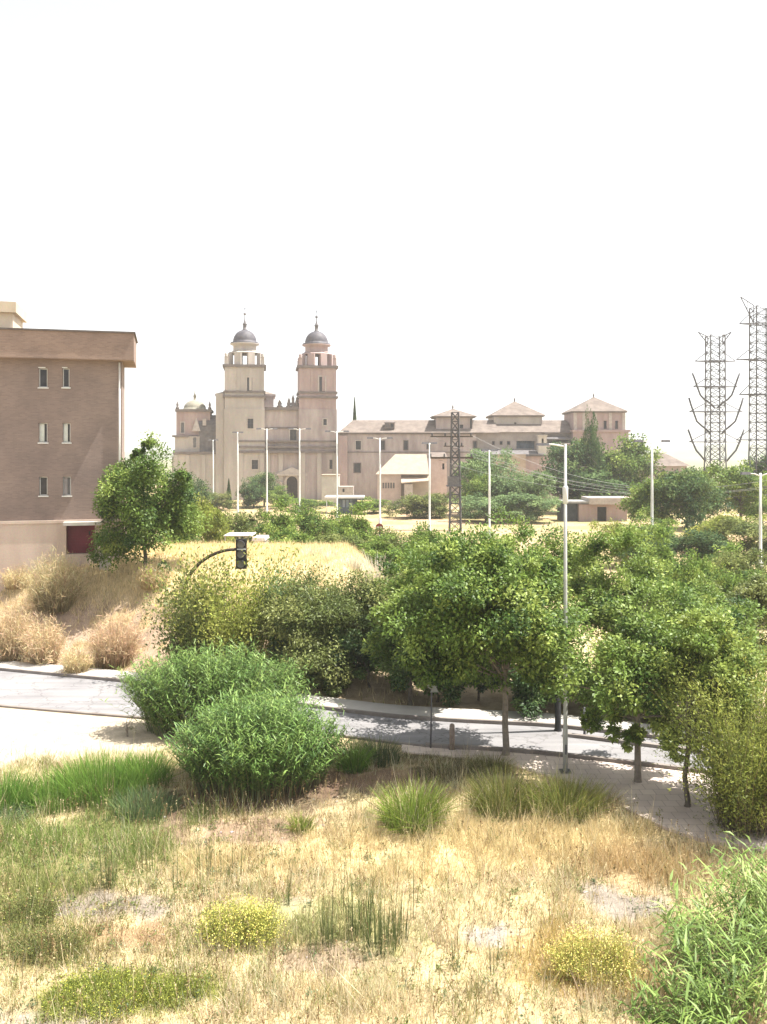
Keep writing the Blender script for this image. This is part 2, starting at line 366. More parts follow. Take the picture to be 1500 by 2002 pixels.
rp = N(nt, 'ShaderNodeValToRGB'); rp.color_ramp.elements[0].position = .3; rp.color_ramp.elements[0].color = (.62,.6,.58,1); rp.color_ramp.elements[1].position = .7; rp.color_ramp.elements[1].color = (1.15,1.12,1.08,1)
mu = N(nt, 'ShaderNodeMix', _data_type='RGBA', _blend_type='MULTIPLY'); mu.inputs[0].default_value = 1.
mu2 = N(nt, 'ShaderNodeMix', _data_type='RGBA', _blend_type='MULTIPLY'); mu2.inputs[0].default_value = .5
p = N(nt, 'ShaderNodeBsdfPrincipled', Roughness=.95); p.inputs['Specular IOR Level'].default_value = .1; bp = N(nt, 'ShaderNodeBump', Strength=.7, Distance=.06)
L(tc.outputs['Object'], n1.inputs['Vector']); L(tc.outputs['Object'], n2.inputs['Vector']); L(n1.outputs['Fac'], rp.inputs['Fac'])
L(at.outputs['Color'], mu.inputs[6]); L(rp.outputs[0], mu.inputs[7]); L(mu.outputs[2], mu2.inputs[6]); L(n2.outputs['Fac'], rp.inputs['Fac']) if False else None
rp2 = N(nt, 'ShaderNodeValToRGB'); rp2.color_ramp.elements[0].position = .35; rp2.color_ramp.elements[0].color = (.5,.48,.46,1); rp2.color_ramp.elements[1].position = .6; rp2.color_ramp.elements[1].color = (1.1,1.1,1.1,1)
L(n2.outputs['Fac'], rp2.inputs['Fac']); L(rp2.outputs[0], mu2.inputs[7]); L(mu2.outputs[2], p.inputs['Base Color'])
L(n2.outputs['Fac'], bp.inputs['Height']); L(bp.outputs[0], p.inputs['Normal']); L(p.outputs[0], out.inputs['Surface'])
tag(put('ground', me, m), 'dry earth and straw ground rising to a bank at left', None, None, 'structure')

# far ridge on the horizon
hb = MB(); xs = np.linspace(-1500, 1800, 120); hy = 1500
hz_ = 10 + 10*np.abs(nz(xs, xs*0, 300, 2)) + 12*np.exp(-((xs-620)/160.)**2) + 3*nz(xs, xs*0, 40, 8)
hv = []; 
for x, z in zip(xs, hz_): hv += [(x, hy-160, -3), (x, hy, max(z, 4)), (x, hy+260, -3)]
hb.add(hv, [(i*3+k, (i+1)*3+k, (i+1)*3+k+1, i*3+k+1) for i in range(len(xs)-1) for k in (0, 1)], True)
tag(hb.build('hills', surf('far_hill_scrub', (.10,.12,.08), (.2,.2,.13), .02, .95, .2, .2)), 'low blue-green hills on the horizon at right', None, None, 'structure')

# thin summer haze: one closed box of even air round the whole place
HAZE_D = 0.00034
m, nt, out = new_mat('summer_haze'); pv = N(nt, 'ShaderNodeVolumePrincipled', Density=HAZE_D); pv.inputs['Color'].default_value = (.93,.94,.97,1); pv.inputs['Anisotropy'].default_value = .25
nt.links.new(pv.outputs[0], out.inputs['Volume'])
tag(MB().box(-3050, 3050, -80, 4050, -4.5, 62).build('haze', m), 'thin pale summer haze', None, None, 'stuff')
SC.cycles.volume_bounces = 1; SC.cycles.volume_step_rate = 4

# ------------------------------------------------------------------ road, pavements, kerbs
def strip(name, lo, hi, z, mat, x0=-55, x1=45, n=240, wall=0.0):
    xs = np.linspace(x0, x1, n); b = MB(); v = []
    for x in xs:
        v += [(x, float(lo(x)), z), (x, float(hi(x)), z)]
    b.add(v, [(2*i, 2*i+2, 2*i+3, 2*i+1) for i in range(n-1)])
    if wall:
        b.add([(x, float(lo(x)), z - wall*k) for x in xs for k in (1, 0)], [(2*i, 2*i+2, 2*i+3, 2*i+1) for i in range(n-1)])
        b.add([(x, float(hi(x)), z - wall*k) for x in xs for k in (0, 1)], [(2*i, 2*i+2, 2*i+3, 2*i+1) for i in range(n-1)])
    return b.build(name, mat)
ASPH = surf('sun_bleached_asphalt', (.25,.247,.26), (.315,.31,.322), .35, .9, .25, 60, c3=(.285,.28,.292), spec=.2)
nt = ASPH.node_tree; _p = [n for n in nt.nodes if n.type == 'BSDF_PRINCIPLED'][0]; _src = _p.inputs['Base Color'].links[0].from_socket
tc = N(nt, 'ShaderNodeTexCoord'); mp = N(nt, 'ShaderNodeMapping'); mp.inputs['Rotation'].default_value = (0, 0, R(17)); mp.inputs['Scale'].default_value = (.12, 1.6, 1)
w1 = N(nt, 'ShaderNodeTexNoise', Scale=1.6, Detail=4.); vo = N(nt, 'ShaderNodeTexVoronoi', _feature='DISTANCE_TO_EDGE', Scale=.55); wn2 = N(nt, 'ShaderNodeTexNoise', Scale=2.5, Detail=5.); vm = N(nt, 'ShaderNodeVectorMath', _operation='ADD')
cr1 = N(nt, 'ShaderNodeValToRGB'); cr1.color_ramp.elements[0].position = .35; cr1.color_ramp.elements[0].color = (.8,.79,.78,1); cr1.color_ramp.elements[1].position = .65; cr1.color_ramp.elements[1].color = (1.06,1.05,1.04,1)
cr2 = N(nt, 'ShaderNodeValToRGB'); cr2.color_ramp.elements[0].position = .0; cr2.color_ramp.elements[0].color = (.45,.44,.43,1); cr2.color_ramp.elements[1].position = .02; cr2.color_ramp.elements[1].color = (1,1,1,1)
m1 = N(nt, 'ShaderNodeMix', _data_type='RGBA', _blend_type='MULTIPLY'); m1.inputs[0].default_value = 1.; m2 = N(nt, 'ShaderNodeMix', _data_type='RGBA', _blend_type='MULTIPLY'); m2.inputs[0].default_value = .7
K = nt.links.new; K(tc.outputs['Object'], mp.inputs['Vector']); K(mp.outputs[0], w1.inputs['Vector']); K(w1.outputs['Fac'], cr1.inputs['Fac']); K(tc.outputs['Object'], wn2.inputs['Vector']); K(tc.outputs['Object'], vm.inputs[0]); K(wn2.outputs['Color'], vm.inputs[1]); K(vm.outputs[0], vo.inputs['Vector']); K(vo.outputs['Distance'], cr2.inputs['Fac'])
K(_src, m1.inputs[6]); K(cr1.outputs[0], m1.inputs[7]); K(m1.outputs[2], m2.inputs[6]); K(cr2.outputs[0], m2.inputs[7]); K(m2.outputs[2], _p.inputs['Base Color'])
CONC = surf('pale_concrete_paving', (.46,.43,.40), (.56,.53,.49), .7, .9, .2, 40)
PAVE = brick_mat('pinkish_paving_slabs', (.56,.475,.43), (.63,.545,.495), (.40,.34,.31), .4, .4, .012)
# paving pattern lies flat: rewire to x,y
for nd in PAVE.node_tree.nodes:
    if nd.type == 'COMBXYZ':
        cbn = nd
sepn = [nd for nd in PAVE.node_tree.nodes if nd.type == 'SEPXYZ'][0]
for l in list(cbn.inputs['X'].links) + list(cbn.inputs['Y'].links): PAVE.node_tree.links.remove(l)
PAVE.node_tree.links.new(sepn.outputs['X'], cbn.inputs['X']); PAVE.node_tree.links.new(sepn.outputs['Y'], cbn.inputs['Y'])
KERB = surf('grey_kerb_concrete', (.2,.17,.155), (.28,.25,.23), 1.5, .9, .2, 40)
tag(strip('road', lambda x: kN(x) + .1, lambda x: kF(x) - .02, .02, ASPH), 'pale sun-bleached asphalt road curving past the trees', None, None, 'structure')
tag(strip('far_pavement', lambda x: kF(x) + .14, lambda x: kF(x) + 1.35, .13, CONC), 'narrow pale pavement along the far side of the road', None, None, 'structure')
tag(strip('kerb', kF, lambda x: kF(x) + .14, .14, KERB, wall=.2), 'grey kerb on the far side of the road', None, None, 'structure')
tag(strip('kerb', lambda x: kN(x) - .06, lambda x: kN(x) + .1, .15, KERB, x0=1.4, wall=.25), 'dark raised kerb on the near side of the road under the street trees', None, None, 'structure')
tag(strip('kerb', lambda x: kN(x) - .05, lambda x: kN(x) + .1, .07, KERB, x1=1.35, wall=.2), 'low kerb between the road and the sandy lot', None, None, 'structure')
tag(strip('kerb', lambda x: kF(x) - .95 - .03*(x-6), lambda x: kF(x) - .78 - .03*(x-6), .13, KERB, x0=6.2, x1=11.5, n=40, wall=.2), 'short inner kerb of the parking bay behind the black pole', None, None, 'structure')
pvx = np.array([0.6, 2, 3.5, 5.5, 6.5, 7.2, 8.0, 9.0, 12, 20, 30]); pvy = np.array([28.4, 28.0, 27.5, 25.9, 24.2, 22.8, 22.0, 21.6, 20.3, 16, 11.])
tag(strip('near_pavement', lambda x: np.minimum(np.interp(x, pvx, pvy), kN(x) - .1), lambda x: kN(x) - .06, .045, PAVE, x0=.6, x1=30, n=120, wall=.3), 'pinkish paved pavement widening towards the right', None, None, 'structure')

# ------------------------------------------------------------------ brick block of flats at the left
BY, BX0, BROT = 48.0, (238.5 - CXP) / F * 48.0, R(14)
bc, bs = math.cos(BROT), math.sin(BROT)
BZ = g1(BX0, BY) - .3
def bu(x, y=None):      # photo column (and row) on the front wall -> local u (and height above the base)
    r = (x - CXP) / F; s = (BX0 - r * BY) / (bc - r * bs); Yw = BY - s * bs
    return -s if y is None else (-s, pz(y, Yw) - BZ)
flats = thing('apartment_building', 'brown brick block of flats with overhanging parapet and small white-silled windows', 'building', (BX0, BY, BZ), BROT)
u0 = bu(-330); DEP = 3.2
ztop = bu(238, 709)[1]; zf1 = bu(262, 655)[1]; zpl = bu(150, 1016)[1]
wins = []
for (xa, xb, ya, yb) in [(76,93,720,757),(122.5,136,720,757),(76,93,827,865),(123,138,827,865),(77,93,932,969),(123,139,932,969)]:
    (a, c), (b, d) = bu(xa, yb), bu(xb, ya); wins.append((a, b, c, d))
allw = list(wins)
for k in (-5.2, -7.4, -12.5, -14.7):
    for w in (wins[0], wins[2], wins[4]): allw.append((w[0] + k, w[0] + k + .5, w[2], w[3]))
wb = MB(); wb.block(u0, 0, 0, DEP, zpl, ztop + .1, allw, .28); wb.build('wall', BRICK, flats)
da, db = bu(130), bu(186); dz0, dz1 = bu(150, 1083)[1], bu(150, 1027)[1]
pb = MB(); pb.block(u0, .1, -.09, DEP + .05, -2.5, zpl - .16, [(da, db, dz0, dz1)], .45); pb.box(u0, .2, -.16, DEP + .1, zpl - .16, zpl - .003)
pb.build('plinth', STUCCO, flats)
fb = MB(); (fl, _) = bu(-330, 700); fb.block(u0, bu(262) + .02, -.62, DEP + .5, ztop + .1, zf1); fb.box(u0, bu(262) + .02, -.615, DEP + .5, ztop + .07, ztop + .097); fb.build('parapet', BRICKF, flats)
cp = MB(); cp.box(u0, bu(262) + .1, -.70, DEP + .6, zf1 + .002, zf1 + .09); cp.build('coping', surf('dark_coping', (.11,.09,.085), (.16,.14,.13), 2, .8, .1, 20), flats)
hx = bu(19); hz0, hz1 = zf1 + .1, bu(30, 612)[1] + .15
hb2 = MB(); hb2.block(u0, hx, 1.0, DEP + 1.2, hz0, hz1); hh = hb2.build('stair_head', BEIGE, flats)
hb3 = MB(); hb3.box(u0, hx + .2, .75, DEP + 1.5, hz1 + .002, hz1 + .58); hb3.build('roof_slab', BEIGE, hh)
dp = MB(); dp.tube([(-.12, -.07, zpl), (-.12, -.07, ztop)], .05, 8); dp.build('drainpipe', WHITEP, flats)
wn_w = [None, None, 'blind', 'blind', 'half', 'grey']
for i, (a, b, c, d) in enumerate(allw):
    fr = MB(); t = .05
    fr.box(a + .003, a + t, .16, .22, c + .003, d - .003); fr.box(b - t, b - .003, .16, .22, c + .003, d - .003); fr.box(a + t, b - t, .16, .22, d - t, d - .003); fr.box(a + t, b - t, .16, .22, c + .003, c + t)
    w = fr.build('window', WHITEP, flats)
    MB().box(a + t, b - t, .18, .20, c + t, d - t).build('pane', GREYWIN if i % 6 == 5 else DARKWIN, w)
    MB().box(a - .05, b + .06, -.07, .15, c - .07, c - .003).build('sill', WHITEP, w)
    if i < 2: MB().box(a - .02, b - .1, -.03, .1, d + .003, d + .06).build('lintel', WHITEP, w)
    if i in (2, 3): MB().box(a + t, a + (b - a) * .62, .12, .15, c + t, d - t).build('blind', BLIND, w)
    if i == 5: MB().box(a + t, a + (b - a) * .55, .12, .15, c + t, d - t).build('blind', surf('grey_blind', (.3,.27,.27), (.36,.33,.33), 3, .7, .05, 20), w)
gd = MB().box(da + .004, db - .004, .30, .40, dz0 + .01, dz1 - .004)
for k in range(1, 9): gd.box(da + .004, db - .004, .283, .299, dz0 + (dz1-dz0)*k/9 - .012, dz0 + (dz1-dz0)*k/9 + .012)
dd = gd.build('door', MAROON, flats)
MB().box(db - .35, db - .27, .24, .282, dz0 + 1.0, dz0 + 1.2).build('handle', BLACK, dd)
cn = MB().box(da - .1, bu(200), -.75, -.1, dz1 + .04, dz1 + .22); cn.build('canopy', PALETRIM, flats)
gpw = thing('gate_post', 'white stucco gate post beside the maroon door behind the leafy tree', 'gate post', (px(206, 47), 47, g1(px(206, 47), 47)))
MB().taper(-.26, .26, -.2, .2, -.3, .95, .01).build('post', PALETRIM, gpw); MB().pyramid(-.3, .3, -.24, .24, .952, 1.06).build('cap', PALETRIM, gpw)

# ------------------------------------------------------------------ church with two bell towers
CY = 200.0; CS = F / CY; CG = 977.0
def cu(x): return (x - 540) / CS
def cv(y): return (CG - y) / CS
church = thing('church', 'hazy stone baroque church with two domed bell towers above the green hedge', 'church', (px(540, CY), CY, pz(CG, CY)), R(8))
def rect(xa, xb, ya, yb): return (cu(xa), cu(xb), cv(yb), cv(ya))
def window(rc, y, parent, mat=DARKWIN, depth=.4, surround=.22, grille=False, sm_=STONEF):
    a, b, c, d = rc
    fr = MB(); s = surround
    fr.box(a - s, a - .003, y - .12, y + .1, c - s, d + s); fr.box(b + .003, b + s, y - .12, y + .1, c - s, d + s); fr.box(a - .003, b + .003, y - .12, y + .1, d + .003, d + s); fr.box(a - .003, b + .003, y - .12, y + .1, c - s, c - .003)
    w = fr.build('window', sm_, parent)
    MB().box(a + .002, b - .002, y + depth - .1, y + depth - .03, c + .002, d - .002).build('pane', mat, w)
    if grille:
        g = MB(); g.box((a+b)/2 - .05, (a+b)/2 + .05, y + depth - .18, y + depth - .105, c, d); g.box(a, b, y + depth - .19, y + depth - .106, (c+d)/2 - .05, (c+d)/2 + .05); g.build('grille', STEEL, w)
    return w
# nave front
nw = [rect(567,580,840,861)]
nb = MB(); nb.block(cu(516), cu(658), 0, 24, -2, cv(800), nw, .5); nave = nb.build('facade', CHURCH, church)
window(nw[0], 0, church, grille=True)
cb_ = MB()
cb_.box(cu(518), cu(586), -.55, .2, cv(802), cv(796))
for (ya, yb, o) in [(861,864,.3),(872,875.5,.4),(881,885.5,.55)]: cb_.box(cu(468), cu(659), -.76 - o, .2, cv(yb), cv(ya))
cb_.box(cu(517) + .2, cu(584) - .2, -.25, .15, cv(838), cv(835))
cb_.build('cornice', TRIM, church)
for x, f0 in ((472,-.75),(512,-.75),(524,0),(549,0),(592,-.75),(624,-.75),(654,-.75)):
    MB().box(cu(x) - .5, cu(x) + .5, f0 - .3, f0 + .1, -2, cv(885.6)).build('pilaster', CHURCHG, church)
# raised curved shoulder that hides the roof
sh = MB(); pts = [(cu(516), cv(800)), (cu(516), cv(862))]
for x, y, h in ((547, 790, 0), (565, 786, 0), (573, 780, 0), (580, 788, 0)):
    hgt = cv(y) - cv(797)
    MB().lathe([(.7,0),(.7,.25),(.42,.4),(.5,.9),(.3,1.2),(.34,hgt*.7+.6),(.05,hgt+.9)], (cu(x), .1, cv(796)), 8).build('pinnacle', TRIM, church)
# arched doorway
ar = MB(); cx, cz, rr, r2 = cu(571), cv(942), 1.25, 1.75; v = []; n = 12
for k in range(n + 1):
    t = math.pi * k / n; c_, s_ = math.cos(t), math.sin(t)
    v += [(cx + rr*c_, -.3, cz + rr*s_), (cx + r2*c_, -.3, cz + r2*s_), (cx + rr*c_, 0.05, cz + rr*s_), (cx + r2*c_, 0.05, cz + r2*s_)]
ar.add(v, [q for k in range(n) for q in ((4*k, 4*k+4, 4*k+5, 4*k+1), (4*k+1, 4*k+5, 4*k+7, 4*k+3), (4*k, 4*k+2, 4*k+6, 4*k+4))])
ar.box(cx - r2, cx - rr, -.3, .05, -2, cz); ar.box(cx + rr, cx + r2, -.3, .05, -2, cz)
port = ar.build('portal', STONEF, church)
for sx in (-1, 1): MB().lathe([(.42,-2),(.42,-1.4),(.3,-1.2),(.27,3.9),(.42,4.2)], (cx + sx*2.5, -.45, 0), 10).build('column', STONEF, port)
pe = MB(); pe.add([(cx-3.4,-.75,cv(926)),(cx+3.4,-.75,cv(926)),(cx,-.75,cv(913)),(cx-3.4,.1,cv(926)),(cx+3.4,.1,cv(926)),(cx,.1,cv(913))], [(0,1,2),(3,5,4),(0,3,4,1),(1,4,5,2),(2,5,3,0)]); pe.box(cx-3.5, cx+3.5, -.85, .1, cv(930), cv(926.05)); pe.build('pediment', STONEF, port)
dv = [(cx - rr + .01, -.06, -2), (cx + rr - .01, -.06, -2)] + [(cx + (rr-.01)*math.cos(math.pi*k/n), -.06, cz + (rr-.01)*math.sin(math.pi*k/n)) for k in range(n + 1)]
MB().add(dv, [tuple(range(len(dv)))]).build('door', surf('old_timber_door', (.02,.017,.015), (.05,.04,.035), 2, .8, .2, 10), port)

def bell_tower(xc, hw, y_base, wr, low, mat, dome_mat, sy, lowmat):
    """square shaft, open belfry with corner turrets, drum, dome, lantern and cross"""
    c = cu(xc); h = hw / CS; z0 = cv(717)
    low = low or []
    tw = MB(); tw.block(c - h, c + h, -.6, 2*h - .6, cv(800), z0, [wr], .5)
    t = tw.build('bell_tower', mat, church)
    lb = MB(); lb.block(c - h - .12, c + h + .12, -.75, 2*h - .5, -2, cv(800) - .003, low, .5); lb.build('tower_base', lowmat, t)
    window(wr, -.6, t, surround=.3)
    for w_ in low: window(w_, -.75, t, surround=.22, grille=True)
    for (ya, yb, o) in [(714,719,.45),(765,769,.28),(774,778,.4)]: MB().box(c - h - o, c + h + o, -.6 - o, 2*h - .6 + o, cv(yb), cv(ya)).build('tower_cornice', TRIM, t)
    for s_ in (-1, 0.33, -.33, 1):
        MB().box(c + s_*(h - .35) - .3, c + s_*(h - .35) + .3, -.74, -.5, cv(764), cv(720)).build('pilaster', mat, t)
    yc = h - .6
    # belfry: eight piers joined by a lintel ring, daylight between them
    b = MB(); ro = h * .86; zb0, zb1 = cv(714) + .01, cv(690)
    for q in range(8):
        a = math.pi/4*q + math.pi/8; ca, sa = math.cos(a), math.sin(a); w = .80
        pts = [(c + ro*ca + w*(-sa)*i - .55*ca*j, yc + ro*sa + w*ca*i - .55*sa*j) for (i, j) in ((-1,-.6),(1,-.6),(1,1),(-1,1))]
        v = [(x, y, zb0) for x, y in pts] + [(x, y, zb1) for x, y in pts]
        b.add(v, [(0,3,2,1),(4,5,6,7),(0,1,5,4),(1,2,6,5),(2,3,7,6),(3,0,4,7)])
    b.lathe([(ro + .12, 0), (ro + .2, .14), (ro - .1, .32), (ro*.8, .5)], (c, yc, zb1), 8, .5, False)
    bf = b.build('belfry', mat, t)
    for sx in (-1, 1):
        for syy in (-1, 1):
            MB().taper(c + sx*(h - .35) - .42, c + sx*(h - .35) + .42, yc + syy*(h - .35) - .42, yc + syy*(h - .35) + .42, zb0, cv(700), .04).lathe([(.5,0),(.3,.3),(.42,.7),(.06,1.2)], (c + sx*(h-.35), yc + syy*(h-.35), cv(700)), 8).build('turret', mat, bf)
    rd = 24 / CS
    dr = MB(); dr.lathe([(rd*1.02, 0), (rd*1.02, .3), (rd*.95, .4), (rd*.95, cv(669) - cv(690) - .9), (rd*1.18, cv(669) - cv(690) - .75), (rd*1.22, cv(669) - cv(690) - .5)], (c, yc, zb1 + .45), 16); dr.build('drum', mat, t)
    pr = []; R_ = 22.5 / CS; hh_ = cv(642) - cv(667)
    for q in range(10):
        a = math.pi/2*q/9; pr.append((max(R_*1.04*math.cos(a)**.85, .45), hh_*math.sin(a)))
    MB().lathe([(R_*1.27, -.3), (R_*1.25, 0)] + pr, (c, yc, cv(667)), 16).build('dome', dome_mat, t)
    zl = cv(643); top = cv(sy)
    la = MB(); la.lathe([(.62,0),(.66,.2),(.42,.3),(.42,1.3),(.6,1.4),(.34,1.75),(.12,2.5),(.09,top - zl - 2.0)], (c, yc, zl), 8); la.lathe([(.05,0),(.3,.14),(.36,.32),(.28,.5),(.05,.62)], (c, yc, top - 2.2), 10)
    la.build('lantern', SLATE, t)
    cr = MB(); cr.box(c - .05, c + .05, yc - .05, yc + .05, top - 1.9, top); cr.box(c - .42, c + .42, yc - .045, yc + .045, top - .75, top - .63); cr.build('cross', STEEL, t)
    return t
bell_tower(479, 38, 0, rect(484,494,739,765), [rect(485,496,819,838), rect(493,505,899,917)], CHURCHG, DOME, 594, CHURCHG)
bell_tower(621, 36.5, 0, rect(624,635,736,765), [rect(644,655,899,917), rect(632,638.5,819,831)], TOWERP, DOME, 597, CHURCH)
# transept block behind the left tower
tb = MB(); tb.block(cu(424), cu(536), 7, 19, -2, cv(771)); tb.box(cu(424) - .5, cu(536) + .5, 6.5, 19.5, cv(771) + .003, cv(767))
tr = tb.build('transept', CHURCH, church); MB().hip(cu(424) - .4, cu(536) + .4, 6.6, 19.4, cv(767) + .004, cv(752), 4.5, 4.5).build('roof', TILE, tr)
# domed chapel and its lower wings at the left
ch = MB(); ch.block(cu(347), cu(412), 3, 10.6, cv(853), cv(803), [rect(356,362,826,846)], .4); chp = ch.build('chapel', TOWERP, church); window(rect(356,362,826,846), 3, chp, GREYWIN, surround=.2)
for q_ in ((345,2.6,805,800),(343,2.5,855,851)): MB().box(cu(q_[0]), cu(415), q_[1], 11, cv(q_[2]), cv(q_[3])).build('cornice', TRIM, chp)
R_ = 20 / CS; MB().lathe([(R_*1.25, 0), (R_*1.2, .5)] + [(max(R_*1.1*math.cos(a), .3), .5 + 2.1*math.sin(a)) for a in np.linspace(0, 1.5, 8)] + [(.28, 3.3), (.4, 3.4), (.1, 4.2), (.05, 5.2)], (cu(380), 6.8, cv(802)), 14).build('dome', DOMEG, chp)
for x in (349, 411):
    MB().lathe([(.4,0),(.4,.4),(.2,.6),(.3,1.0),(.04,1.9)], (cu(x), 3.2, cv(800)), 8).build('pinnacle', TRIM, chp)
lw = MB(); lw.block(cu(343), cu(441), 1.2, 12, -2, cv(884), [rect(383,388,850,871)][:0], .3); lw.block(cu(345), cu(392), 2, 11, cv(884), cv(853) , [rect(380,386,855,875)], .3)
low = lw.build('side_aisle', CHURCHG, church); window(rect(380,386,855,875), 2, low, GREYWIN, .3, .15)
MB().box(cu(342), cu(441), .8, 1.6, cv(888), cv(883)).build('cornice', TRIM, low); MB().box(cu(340), cu(372), 1.6, 2.4, cv(855), cv(851)).build('cornice', TRIM, low)
for x in (347, 370, 400, 436): MB().box(cu(x) - .45, cu(x) + .45, .95, 1.25, -2, cv(889)).build('pilaster', CHURCHG, low)
br_ = MB(); xa, xb = cu(390), cu(441); ym, rad = 6.0, 4.0; v = []
for q in range(9):
    a = math.pi*q/8; v += [(xa, ym - rad*math.cos(a), cv(843) + (cv(810) - cv(843))*math.sin(a)), (xb, ym - rad*math.cos(a), cv(843) + (cv(810) - cv(843))*math.sin(a))]
br_.add(v, [(2*q, 2*q+1, 2*q+3, 2*q+2) for q in range(8)] + [tuple(2*q for q in range(9)), tuple(2*q+1 for q in range(8, -1, -1))]); br_.box(xa, xb, 2.1, 9.9, cv(884), cv(843))
vault = br_.build('vault_roof', SLATE, low)
MB().pyramid(cu(378), cu(394), 1.6, 2.4, cv(843), cv(816)).build('gable', STONEF, low)
MB().box(cu(398), cu(405), 1.7, 2.6, cv(832), cv(819)).build('dormer', STONEF, vault)
bt = MB(); bt.taper(cu(424), cu(441) - .15, -.2, 3, -2, cv(770), .02); bt.build('buttress', CHURCHG, church)
ww = MB(); ww.block(cu(318), cu(344), 9, 16, -2, cv(894)); lo2 = thing('outbuilding', 'low grey outbuilding half hidden left of the domed chapel', 'building', church.location)
ww.build('wall', CHURCHG, lo2); MB().hip(cu(314), cu(343), 8.6, 16.4, cv(894) + .004, cv(879), 2, 1).build('roof', SLATE, lo2)

# ------------------------------------------------------------------ monastery wing with three pyramid-roofed pavilions
mon = thing('monastery', 'long pinkish monastery with tiled roofs and three pyramid-roofed pavilions', 'monastery', church.location - Vector((0, 6, 0)))
mw = [rect(696,706,862,879), rect(744,752,862,879), rect(790,797,862,879), rect(835,840,866,877), rect(925,931,863,876), rect(693,705,906,923)]
mb = MB(); mb.block(cu(660), cu(930), 5, 15, -2, cv(846), mw, .4); mb.build('wall', CHURCH, mon)
for i, w in enumerate(mw): window(w, 5, mon, surround=.18, sm_=TRIM if i else STONEF)
MB().hip(cu(662), cu(975), 4.3, 16, cv(846) + .003, cv(820), 3.2, .5).build('roof', TILE, mon)
MB().box(cu(660), cu(930), 4.6, 5.1, cv(849), cv(845.5)).build('cornice', TRIM, mon); MB().box(cu(664), cu(930), 4.85, 5.05, cv(885), cv(883)).build('cornice', TRIM, mon)
for x, m_ in ((757, SLATE), (767, DARKWIN)):
    d = MB().box(cu(x) - .55, cu(x) + .55, 5.4, 8, cv(838), cv(826)).pyramid(cu(x) - .75, cu(x) + .75, 5.2, 8, cv(826), cv(821)).build('dormer', TRIM, mon)
    MB().box(cu(x) - .35, cu(x) + .35, 5.36, 5.398, cv(836), cv(828)).build('pane', m_, d)
MB().box(cu(664), cu(680), 4.4, 5, -2, cv(852)).build('buttress', TOWERP, mon)
def pavilion(xa, xb, y0, dep, yb, ye, yt, ov, wins, mat, lower=None, roofm=TILE):
    b = MB(); b.block(cu(xa), cu(xb), y0, y0 + dep, cv(yb), cv(ye), wins, .35); p_ = b.build('pavilion', mat, mon)
    MB().pyramid(cu(xa) - ov, cu(xb) + ov, y0 - ov, y0 + dep + ov, cv(ye) + .003, cv(yt)).build('pavilion_roof', roofm, p_)
    MB().box(cu(xa) - ov*.6, cu(xb) + ov*.6, y0 - ov*.6, y0 + dep + ov*.6, cv(ye) - .3, cv(ye) - .003).build('eaves', TRIM, p_)
    MB().lathe([(.3,0),(.14,.3),(.22,.6),(.03,1.2)], ((cu(xa)+cu(xb))/2, y0 + dep/2, cv(yt) - .25), 8).build('finial', TRIM, p_)
    for w in wins: window(w, y0, p_, surround=.12, sm_=mat)
    return p_
pavilion(853, 924, 6.0, 9.0, 850, 814, 797, 1.1, [rect(899,906,830,838), rect(919,923,818,838)], CHURCH)
pavilion(969, 1065, 9.0, 11, 880, 811, 780, .8, [rect(1009,1014,825,834)], CHURCHG)
pc = pavilion(1119, 1217, 4.0, 11, 842, 805, 774, .7, [rect(1176,1182,823,839), rect(1198,1204,823,839)], TOWERP)
k = MB(); k.block(cu(1116), cu(1223), 3.4, 16, -2, cv(842)); k.box(cu(1114), cu(1226), 3.0, 16.4, cv(845), cv(841)); k.build('pavilion_base', TOWERP, pc)
for x in (1121, 1138, 1160, 1189, 1215): MB().box(cu(x) - .35, cu(x) + .35, 3.85, 4.05, cv(841), cv(808)).build('pilaster', STONEF, pc)
# low galleries between the pavilions
ga = MB(); gw = [rect(963,967,863,869), rect(978,982,863,869), rect(992,997,863,869)]
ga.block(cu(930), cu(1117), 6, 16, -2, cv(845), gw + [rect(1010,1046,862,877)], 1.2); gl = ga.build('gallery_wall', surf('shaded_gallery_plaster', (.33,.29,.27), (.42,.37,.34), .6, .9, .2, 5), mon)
for w in gw: window(w, 6, gl, surround=.1, sm_=TRIM)
MB().box(cu(1010), cu(1046), 7.05, 7.15, cv(877), cv(862)).build('eave_shade_panel', BLUE, gl)  # blue-grey panel stands in for the shade under the gallery eave
MB().hip(cu(928), cu(1119), 5.2, 16.5, cv(845) + .004, cv(820), .4, .4).build('gallery_roof', TILE, gl)
rf = MB(); rf.add([(cu(935), 1.5, cv(888)), (cu(1060), 1.5, cv(888)), (cu(1060), 5.9, cv(878)), (cu(935), 5.9, cv(878)), (cu(935), 1.5, cv(891)), (cu(1060), 1.5, cv(891)), (cu(1060), 5.9, cv(881)), (cu(935), 5.9, cv(881))], [(0,1,2,3),(4,7,6,5),(0,4,5,1),(1,5,6,2),(3,2,6,7),(0,3,7,4)])
rf.build('lean_to_roof', SLATE, gl)
for (xa, xb, ya, yb, yy, m_) in ((965, 1021, 888, 935, 1.0, TILEP), (1021, 1064, 892, 935, 2.2, TOWERP), (1064, 1116, 868, 930, 2.6, CHURCH)):
    MB().block(cu(xa), cu(xb), yy, 5.9, -2, cv(ya)).build('outer_wall', m_, mon)
MB().block(cu(1047), cu(1063), 2.0, 4.5, cv(890), cv(853), [rect(1053,1057,858,872)], .3).box(cu(1046), cu(1064), 1.8, 4.7, cv(853) + .003, cv(851)).build('bell_cote', PALETRIM, mon)
